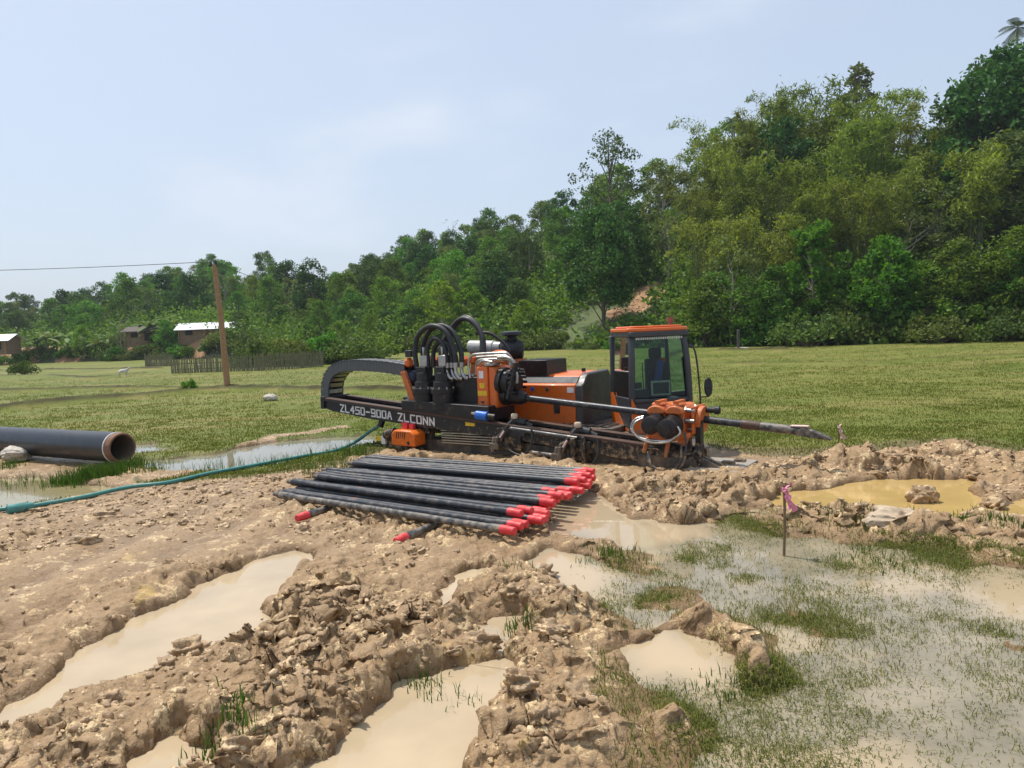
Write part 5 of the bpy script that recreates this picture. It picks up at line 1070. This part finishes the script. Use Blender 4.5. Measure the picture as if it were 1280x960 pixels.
b = B(); b.beam((-4.0, 1.2, .98), (-4.0, 1.2, 1.38), .06, .06); b.beam((-3.55, 1.2, .98), (-3.55, 1.2, 1.36), .06, .06); b.build('muffler_bracket', M['orange2'], rig)
b = B(); b.rev((-3.42, 1.12, 1.4), (-3.12, 1.3, 1.39), [(0, .12), (.08, .15), (.3, .15), (.31, .165), (.38, .165), (.39, .15), (.66, .15), (.67, .165), (.74, .165), (.75, .15), (.95, .14), (1, .1)], 28); ac = b.build('air_cleaner', M['rubber'], rig); b = B(); b.rev((-3.28, 1.22, 1.52), (-3.28, 1.22, 1.68), [(0, .07), (.5, .07), (.52, .13), (.62, .16), (.9, .15), (1, .09)], 28); b.build('rain_cap', M['rubber'], ac)
b = B(); b.box(-3.4, -3.1, 1.1, 1.35, 1.08, 1.26); b.build('cleaner_bracket', M['orange2'], rig)
# drill string through the vice, with a slanted head
b = B(); b.rev(ax(-2.6), ax(.46), [(0, .043), (1, .043)], 20); ds = b.build('drill_rod', M['rod'], rig)
b = B(); b.rev(ax(.46), ax(.68), [(0, .052), (.3, .054), (1, .05)], 20); b.build('collar', M['railrust'], ds)
b = B(); b.rev(ax(.68), ax(1.12), [(0, .047), (.1, .052), (1, .05)], 20); h0 = np.array(ax(1.1)); b.build('head_body', M['roddirty'], ds)
b = B(); p = np.array(ax(1.06)); e = np.array(ax(1.44)); b.prism([(p[0], p[2]+.05), (p[0]+.1, p[2]+.04), (e[0]-.08, e[2]+.0), (e[0], e[2]-.045), (e[0]-.015, e[2]-.06), (e[0]-.13, e[2]-.045), (p[0], p[2]-.05)], .258, .342); b.build('drill_bit', M['roddirty'], ds, .01)
b = B(); b.box(p[0]-.05, p[0]+.14, .26, .34, p[2]+.045, p[2]+.058, None); b.build('paint_mark', M['ribbonpale'], ds, .003)
# rod loader arms, cross tube
def loader(x):
    z = rt(x); r = B(); r.beam((x+.06, .1, z+.1), (x-.12, -.13, z-.2), .09, .08); r.beam((x+.02, .06, z+.06), (x+.02, .4, z-.05), .1, .1); a = r.build('loader_arm', M['black'], rig, .01)
    b = B(); b.rev((x+.06, .06, z+.09), (x+.06, .06, z+.155), [(0, .04), (.2, .045), (.8, .045), (1, .035)], 16); b.build('roller', M['cream'], a)
    b = B(); b.cyl((x-.13, -.14, z-.14), (x-.15, -.17, z-.34), .035, n=12); b.cyl((x-.08, -.16, z-.14), (x-.1, -.18, z-.3), .02, n=10); b.box(x-.2, x-.06, -.19, -.06, z-.3, z-.22); b.build('gripper', M['muddysteel'], a, .006)
    b = B(); b.beam((x-.03, -.075, z-.06), (x-.07, -.125, z-.145), .045, .02); b.build('red_white_label', M['ribbonpale'], a)
    b = B(); b.cyl((x+.06, .1, z+.05), (x+.2, .12, z+.02), .06, n=16); b.cyl((x+.2, .12, z+.02), (x+.3, .12, z-.02), .035, n=12); b.build('cylinder', M['black'], a)
    b = B(); b.beam((x+.1, -.05, z-.08), (x+.3, -.06, z-.1), .03, .06); b.tube([(x-.02, -.1, z-.22), (x+.1, -.12, z-.32), (x+.3, -.12, z-.36), (x+.42, -.1, z-.2), (x+.4, -.06, z-.02)], .014, 8, 5); b.build('loader_hose', M['rubber'], a)
loader(-2.56); loader(-1.6)
b = B(); b.cyl((-2.5, -.03, rt(-2.5)-.03), (-1.5, -.03, rt(-1.5)-.03), .03, n=14); b.cyl((-2.2, -.06, rt(-2.2)-.3), (-1.7, -.06, rt(-1.7)-.29), .035, n=12); b.build('cross_tube', M['darkgrey'], rig)
b = B(); b.cyl((-3.05, -.04, .56), (-2.86, -.04, .545), .065, n=22); bm_ = b.build('blue_motor', M['blue'], rig, .008); B().cyl((-2.86, -.04, .545), (-2.74, -.04, .535), .045, n=16).build('motor_shaft_housing', M['blacksteel'], bm_)
b = B(); b.rev((-3.08, -.02, .58), (-3.14, -.02, .585), [(0, .03), (1, .026)], 12); b.build('end_roller', M['cream'], bm_)
b = B(); b.box(-2.75, -2.35, -.04, .04, .1, .4); b.build('support_block', M['blacksteel'], rig, .01)
b = B(); b.box(-1.82, -1.35, -.05, .05, .02, .27); b.box(-1.56, -1.5, -.12, -.05, 0, .32); b.box(-1.42, -1.37, -.1, -.04, 0, .34); b.build('valve_bank', M['blacksteel'], rig, .01)
# vice wrench
b = B()
for x0 in (-.56, -.33): 
    b.box(x0, x0+.2, .06, .5, .36, .68); prof = [(x0-.0, .64), (x0+.2, .64)]+[(x0+.1+.115*math.cos(a), .655+.085*math.sin(a)) for a in np.linspace(.15, math.pi-.15, 9)]; b.prism(prof, .0, .52)
b.prism([(-.58, .45), (-.06, .42), (-.06, .36), (-.3, .31), (-.58, .35)], .0, .3); b.beam((-.56, .0, .36), (-.61, -.02, .17), .07, .05); b.beam((-.3, .0, .34), (-.34, -.02, .13), .07, .05); b.beam((-.1, .05, .42), (-.16, .05, .28), .08, .1)
vi = b.build('vice', M['orange2'], rig, .016)
for x, z, r in ((-.455, .545, .105), (-.25, .515, .115)):
    b = B(); b.rev((x, .04, z), (x+.015, -.22, z-.02), [(0, r*1.05), (.3, r*1.05), (.32, r*.93), (.8, r*.93), (.82, r), (.97, r), (1, r*.9)], 28); cy = b.build('clamp_cylinder', M['blacksteel'], vi)
    b = B(); b.cyl((x+.015, -.215, z-.02), (x+.016, -.235, z-.02), r*.5, n=16); b.build('cylinder_cap', M['black'], cy)
for x0 in (-.46, -.23): b = B(); b.rev((x0, .12, .735), (x0, .12, .765), [(0, .085), (.5, .085), (1, .07)], 20, True); b.box(x0-.02, x0+.03, .04, .3, .75, .79); b.build('lifting_eye', M['orange2'], vi)
b = B(); b.rev(ax(-.03), ax(.03), [(0, .16), (1, .16)], 28); b.box(-.06, -.03, .1, .5, .4, .72); b.build('front_ring', M['orange2'], vi, .006)
b = B()
for v, z in ((.12, .68), (.1, .56), (.44, .67), (.2, .44)): b.cyl((-.14, v, z), (-.02, v, z-.008), .026, n=12); b.cyl((-.14, v, z), (-.12, v, z), .04, n=6)
b.build('tie_rod', M['steel'], vi)
b = B(); b.cyl((.02, .34, .665), (.2, .36, .655), .035, n=14); b.cyl((.14, .35, .66), (.19, .355, .657), .05, n=14); b.build('pin', M['black'], vi)
for pts in ([(-.56, -.1, .62), (-.66, -.14, .58), (-.7, -.16, .48), (-.6, -.2, .39), (-.42, -.22, .36), (-.2, -.22, .37), (-.08, -.2, .45), (-.12, -.16, .52)], [(-.56, -.12, .6), (-.64, -.18, .55), (-.66, -.2, .46), (-.56, -.24, .38), (-.4, -.26, .34), (-.22, -.24, .35), (-.12, -.22, .41)], [(-.54, -.06, .2), (-.5, -.12, .08), (-.36, -.14, .0), (-.2, -.14, .0), (-.08, -.12, .1), (-.06, -.08, .3), (-.08, -.06, .44)], [(-.52, -.08, .17), (-.46, -.15, .05), (-.34, -.17, -.02), (-.2, -.17, .01), (-.11, -.15, .12), (-.1, -.1, .32)]): B().tube(pts, .014, 9, 7).build('vice_hose', M['steel'] if pts[0][2] > .5 else M['darkgrey'], rig)
b = B(); b.box(-.04, .03, .16, .26, .02, .58); b.beam((-.1, .1, .36), (-.08, .1, .05), .05, .07); b.beam((.04, .1, .3), (.02, .05, .02), .1, .05); b.build('front_post', M['black'], rig, .006)
b = B(); b.prism([(-.7, .16), (.02, .12), (.02, .0), (-.7, -.02)], -.02, .05); b.prism([(-.06, .2), (.34, .02), (-.06, .02)], .05, .1); b.build('foot_frame', M['muddysteel'], rig, .006)
b = B(); b.box(-.05, .52, -.1, .72, .005, .035); pl = b.build('anchor_plate', M['plate'], rig, .006); b = B(); b.prism([(.02, .036), (.3, .036), (.02, .14)], .2, .24); b.box(.22, .36, .3, .38, .036, .07); b.box(.3, .42, .5, .6, .036, .06); b.build('gusset', M['blacksteel'], pl)
# pump at the back
b = B(); b.prism([(-4.9, .0), (-4.2, -.04), (-4.2, .22), (-4.6, .3), (-4.85, .18)], -.02, .35); b.box(-4.72, -4.1, -.04, .3, -.06, .06); b.cyl((-4.75, -.05, .22), (-4.55, -.05, .26), .075, n=18); b.box(-4.5, -4.0, .06, .12, .24, .4); pu = b.build('mud_pump', M['blacksteel'], rig, .012)
b = B(); b.prism([(-4.5, .1), (-4.5, .27), (-4.44, .325), (-4.13, .315), (-4.06, .26), (-4.06, .09)], -.2, .06); gd = b.build('pump_guard', M['orangeclean'], pu, .02); b = B()
for i in range(5): b.beam((-4.40+.04*i, -.203, .2), (-4.385+.04*i, -.203, .3), .006, .012, up=(1, 0, 0))
b.cyl((-4.17, -.205, .14), (-4.17, -.19, .14), .03, n=12); b.build('vent_slot', M['black'], gd)
b = B(); b.box(-4.42, -4.32, -.05, 0, .325, .41); b.box(-4.28, -4.2, -.05, 0, .325, .4); b.build('red_bracket', M['red'], pu)
b = B(); b.box(-4.93, -4.83, -.06, -.03, .12, .19); b.build('yellow_plate', M['yellow'], pu); b = B(); b.box(-4.83, -4.75, -.065, -.03, .08, .2); b.build('white_plate', M['white'], pu)
b = B(); b.blob((-4.9, .9, .62), (.3, .22, .1), 8, .3, 2); b.tube([(-5.1, .8, .55), (-4.9, .75, .68), (-4.6, .8, .66), (-4.4, .85, .72)], .04, 8, 5); b.build('coiled_hose', M['rubber'], rig)
b = B(); b.box(-5.0, -4.1, .6, 1.5, .38, .5); b.build('rear_deck', M['blacksteel'], rig, .01)
# ------------------------------------------------------------------ cab
cab = empty('cab', (-1.14, .78, .27), math.radians(12)-RZ, rig); CW, CD, CH_ = .86, .74, 1.36   # local x across the windscreen, y back
b = B(); t = .055
def quadbar(p, q, w=.06, h=.06): b.beam(p, q, w, h, up=(0, 1, 0))
for (x, y), (x2, y2) in (((.02, .03), (.06, .14)), ((CW-.03, .03), (CW-.07, .14))):
    b.tube([(x, y, .0), (x, y-.03, .5), (x2*.5+x*.5, y-.01, 1.0), (x2, y2-.04, CH_-.06)], .045, 8, 6)
for x in (.02, CW-.02): b.tube([(x, CD-.02, .05), (x, CD-.02, CH_-.08)], .035, 8, 0)
b.prism([(.0, .42), (.0, .0), (CW, .0), (CW, .42)], .0, .05); b.box(0, CW, CD-.04, CD, .05, .45); b.box(.0, .05, .03, CD, .02, .46); b.box(CW-.05, CW, .03, CD, .02, .4); b.box(.02, CW-.02, .02, CD-.02, -.02, .06)
b.box(.02, CW-.02, .0, .06, CH_-.1, CH_-.03); b.box(.02, CW-.02, CD-.06, CD, CH_-.1, CH_-.03); b.box(.01, .07, .03, CD, CH_-.1, CH_-.03); b.box(CW-.07, CW-.01, .03, CD, CH_-.1, CH_-.03)
b.beam((.0, .0, .42), (CW, .0, .42), .05, .05)
b.build('cab_frame', M['darkgrey'], cab, .012)
b = B(); b.prism([(.06, -.02), (CW-.04, -.02), (CW-.04, .04), (.06, .04)], -.008, -.003); 
b = B(); ro = [(.0, .06), (.1, .01), (CW-.08, .01), (CW, .07), (CW, CD-.02), (CW-.06, CD+.02), (.06, CD+.02), (0, CD-.03)]; b.prism(ro, CH_-.03, CH_+.02, 'xy'); b.prism([(x*.86+.06, y*.84+.07) for x, y in ro], CH_+.02, CH_+.045, 'xy'); b.build('roof', M['orange'], cab, .02)
b = B(); b.prism([(-.004, .02), (CD*.55, .02), (CD*.98, .14), (CD, .42), (CD*.8, .3), (CD*.55, .1), (.2, .06)], -.008, -.003, 'yz'); b.prism([(.18, .02), (CD*.98, .02), (CD, .5), (CD*.86, .5), (CD*.6, .22)], -.012, -.003, 'yz'); b.build('side_panel', M['orange'], cab)
b = B(); b.prism([(-.002, .0), (.34, .0), (.24, .07), (.13, .2), (.05, .36), (-.002, .46)], -.056, -.03); b.build('lower_panel', M['orange'], cab)
b = B(); b.add([(.07, .012, .46), (CW-.07, .012, .46), (CW-.09, .05, CH_-.1), (.09, .05, CH_-.1)], [(0, 1, 2, 3)]); b.build('windscreen', M['glass'], cab)
b = B(); b.add([(.012, .07, .46), (.012, CD-.05, .46), (.03, CD-.05, CH_-.1), (.05, .1, CH_-.1)], [(0, 1, 2, 3)]); b.build('side_window', M['glassdark'], cab)
b = B(); b.add([(CW-.012, .07, .4), (CW-.012, CD-.05, .4), (CW-.03, CD-.05, CH_-.1), (CW-.05, .1, CH_-.1)], [(0, 1, 2, 3)]); b.build('side_window', M['glassdark'], cab)
b = B(); b.add([(.05, CD-.015, .46), (CW-.05, CD-.015, .46), (CW-.05, CD-.015, CH_-.1), (.05, CD-.015, CH_-.1)], [(0, 1, 2, 3)]); b.build('rear_window', M['glass'], cab)
b = B()
for i in range(26): b.box(.11+.0255*i, .123+.0255*i, .028, .034, CH_-.135, CH_-.108)
b.build('sunshade_strip', M['white'], cab)
b = B(); b.box(.42, .7, .42, .56, .2, .95); b.box(.4, .72, .2, .5, .28, .4); b.box(.47, .65, .45, .53, .95, 1.1); b.build('seat', M['seat'], cab, .03)
b = B(); b.tube([(.5, .3, .62), (.52, .26, .8), (.55, .28, .92)], .05, 8, 4); b.build('blue_rag', M['bluecloth'], cab); b = B(); b.blob((.585, .3, .93), (.045, .04, .04), 3, .2); b.build('red_rag', M['redcloth'], cab)
b = B(); b.box(.335, .61, .10, .13, .47, .67); mo = b.build('monitor', M['white'], cab, .01); b = B(); b.box(.36, .585, .096, .101, .495, .645); b.build('screen', M['screen'], mo)
b = B(); b.box(.1, .3, .1, .3, .3, .56); b.tube([(.24, .12, .5), (.235, .14, .75), (.23, .13, .92)], .008, 6, 3); b.box(.11, .2, .09, .16, .58, .66); b.build('control_console', M['black'], cab, .01)
b = B(); b.cyl((CW-.14, .3, CH_+.03), (CW-.14, .3, CH_+.09), .035, n=14); b.cyl((CW-.14, .3, CH_+.09), (CW-.14, .3, CH_+.15), .045, n=14); b.build('beacon', M['redlight'], cab)
b = B(); b.tube([(CW-.02, .04, 1.12), (CW+.05, .0, 1.08), (CW+.08, -.02, .9), (CW+.1, -.03, .6), (CW+.11, -.03, .38), (CW+.1, -.02, .1)], .012, 8, 6); b.cyl((CW+.1, -.03, .43), (CW+.22, -.05, .43), .009, n=8); mb = b.build('mirror_bracket', M['black'], cab)
b = B(); pr_ = [(CW+.22+.055*math.cos(a), .56+.125*math.copysign(abs(math.sin(a))**.8, math.sin(a))) for a in np.linspace(0, 2*math.pi, 22)[:-1]]; b.prism(pr_, -.07, -.03); b.cyl((CW+.22, -.03, .56), (CW+.22, -.08, .56), .02, n=10); b.build('mirror', M['rubber'], mb, .008)
b = B(); b.box(.1, CW-.1, .1, CD-.1, -.16, -.02); b.build('cab_mount', M['blacksteel'], cab, .01)
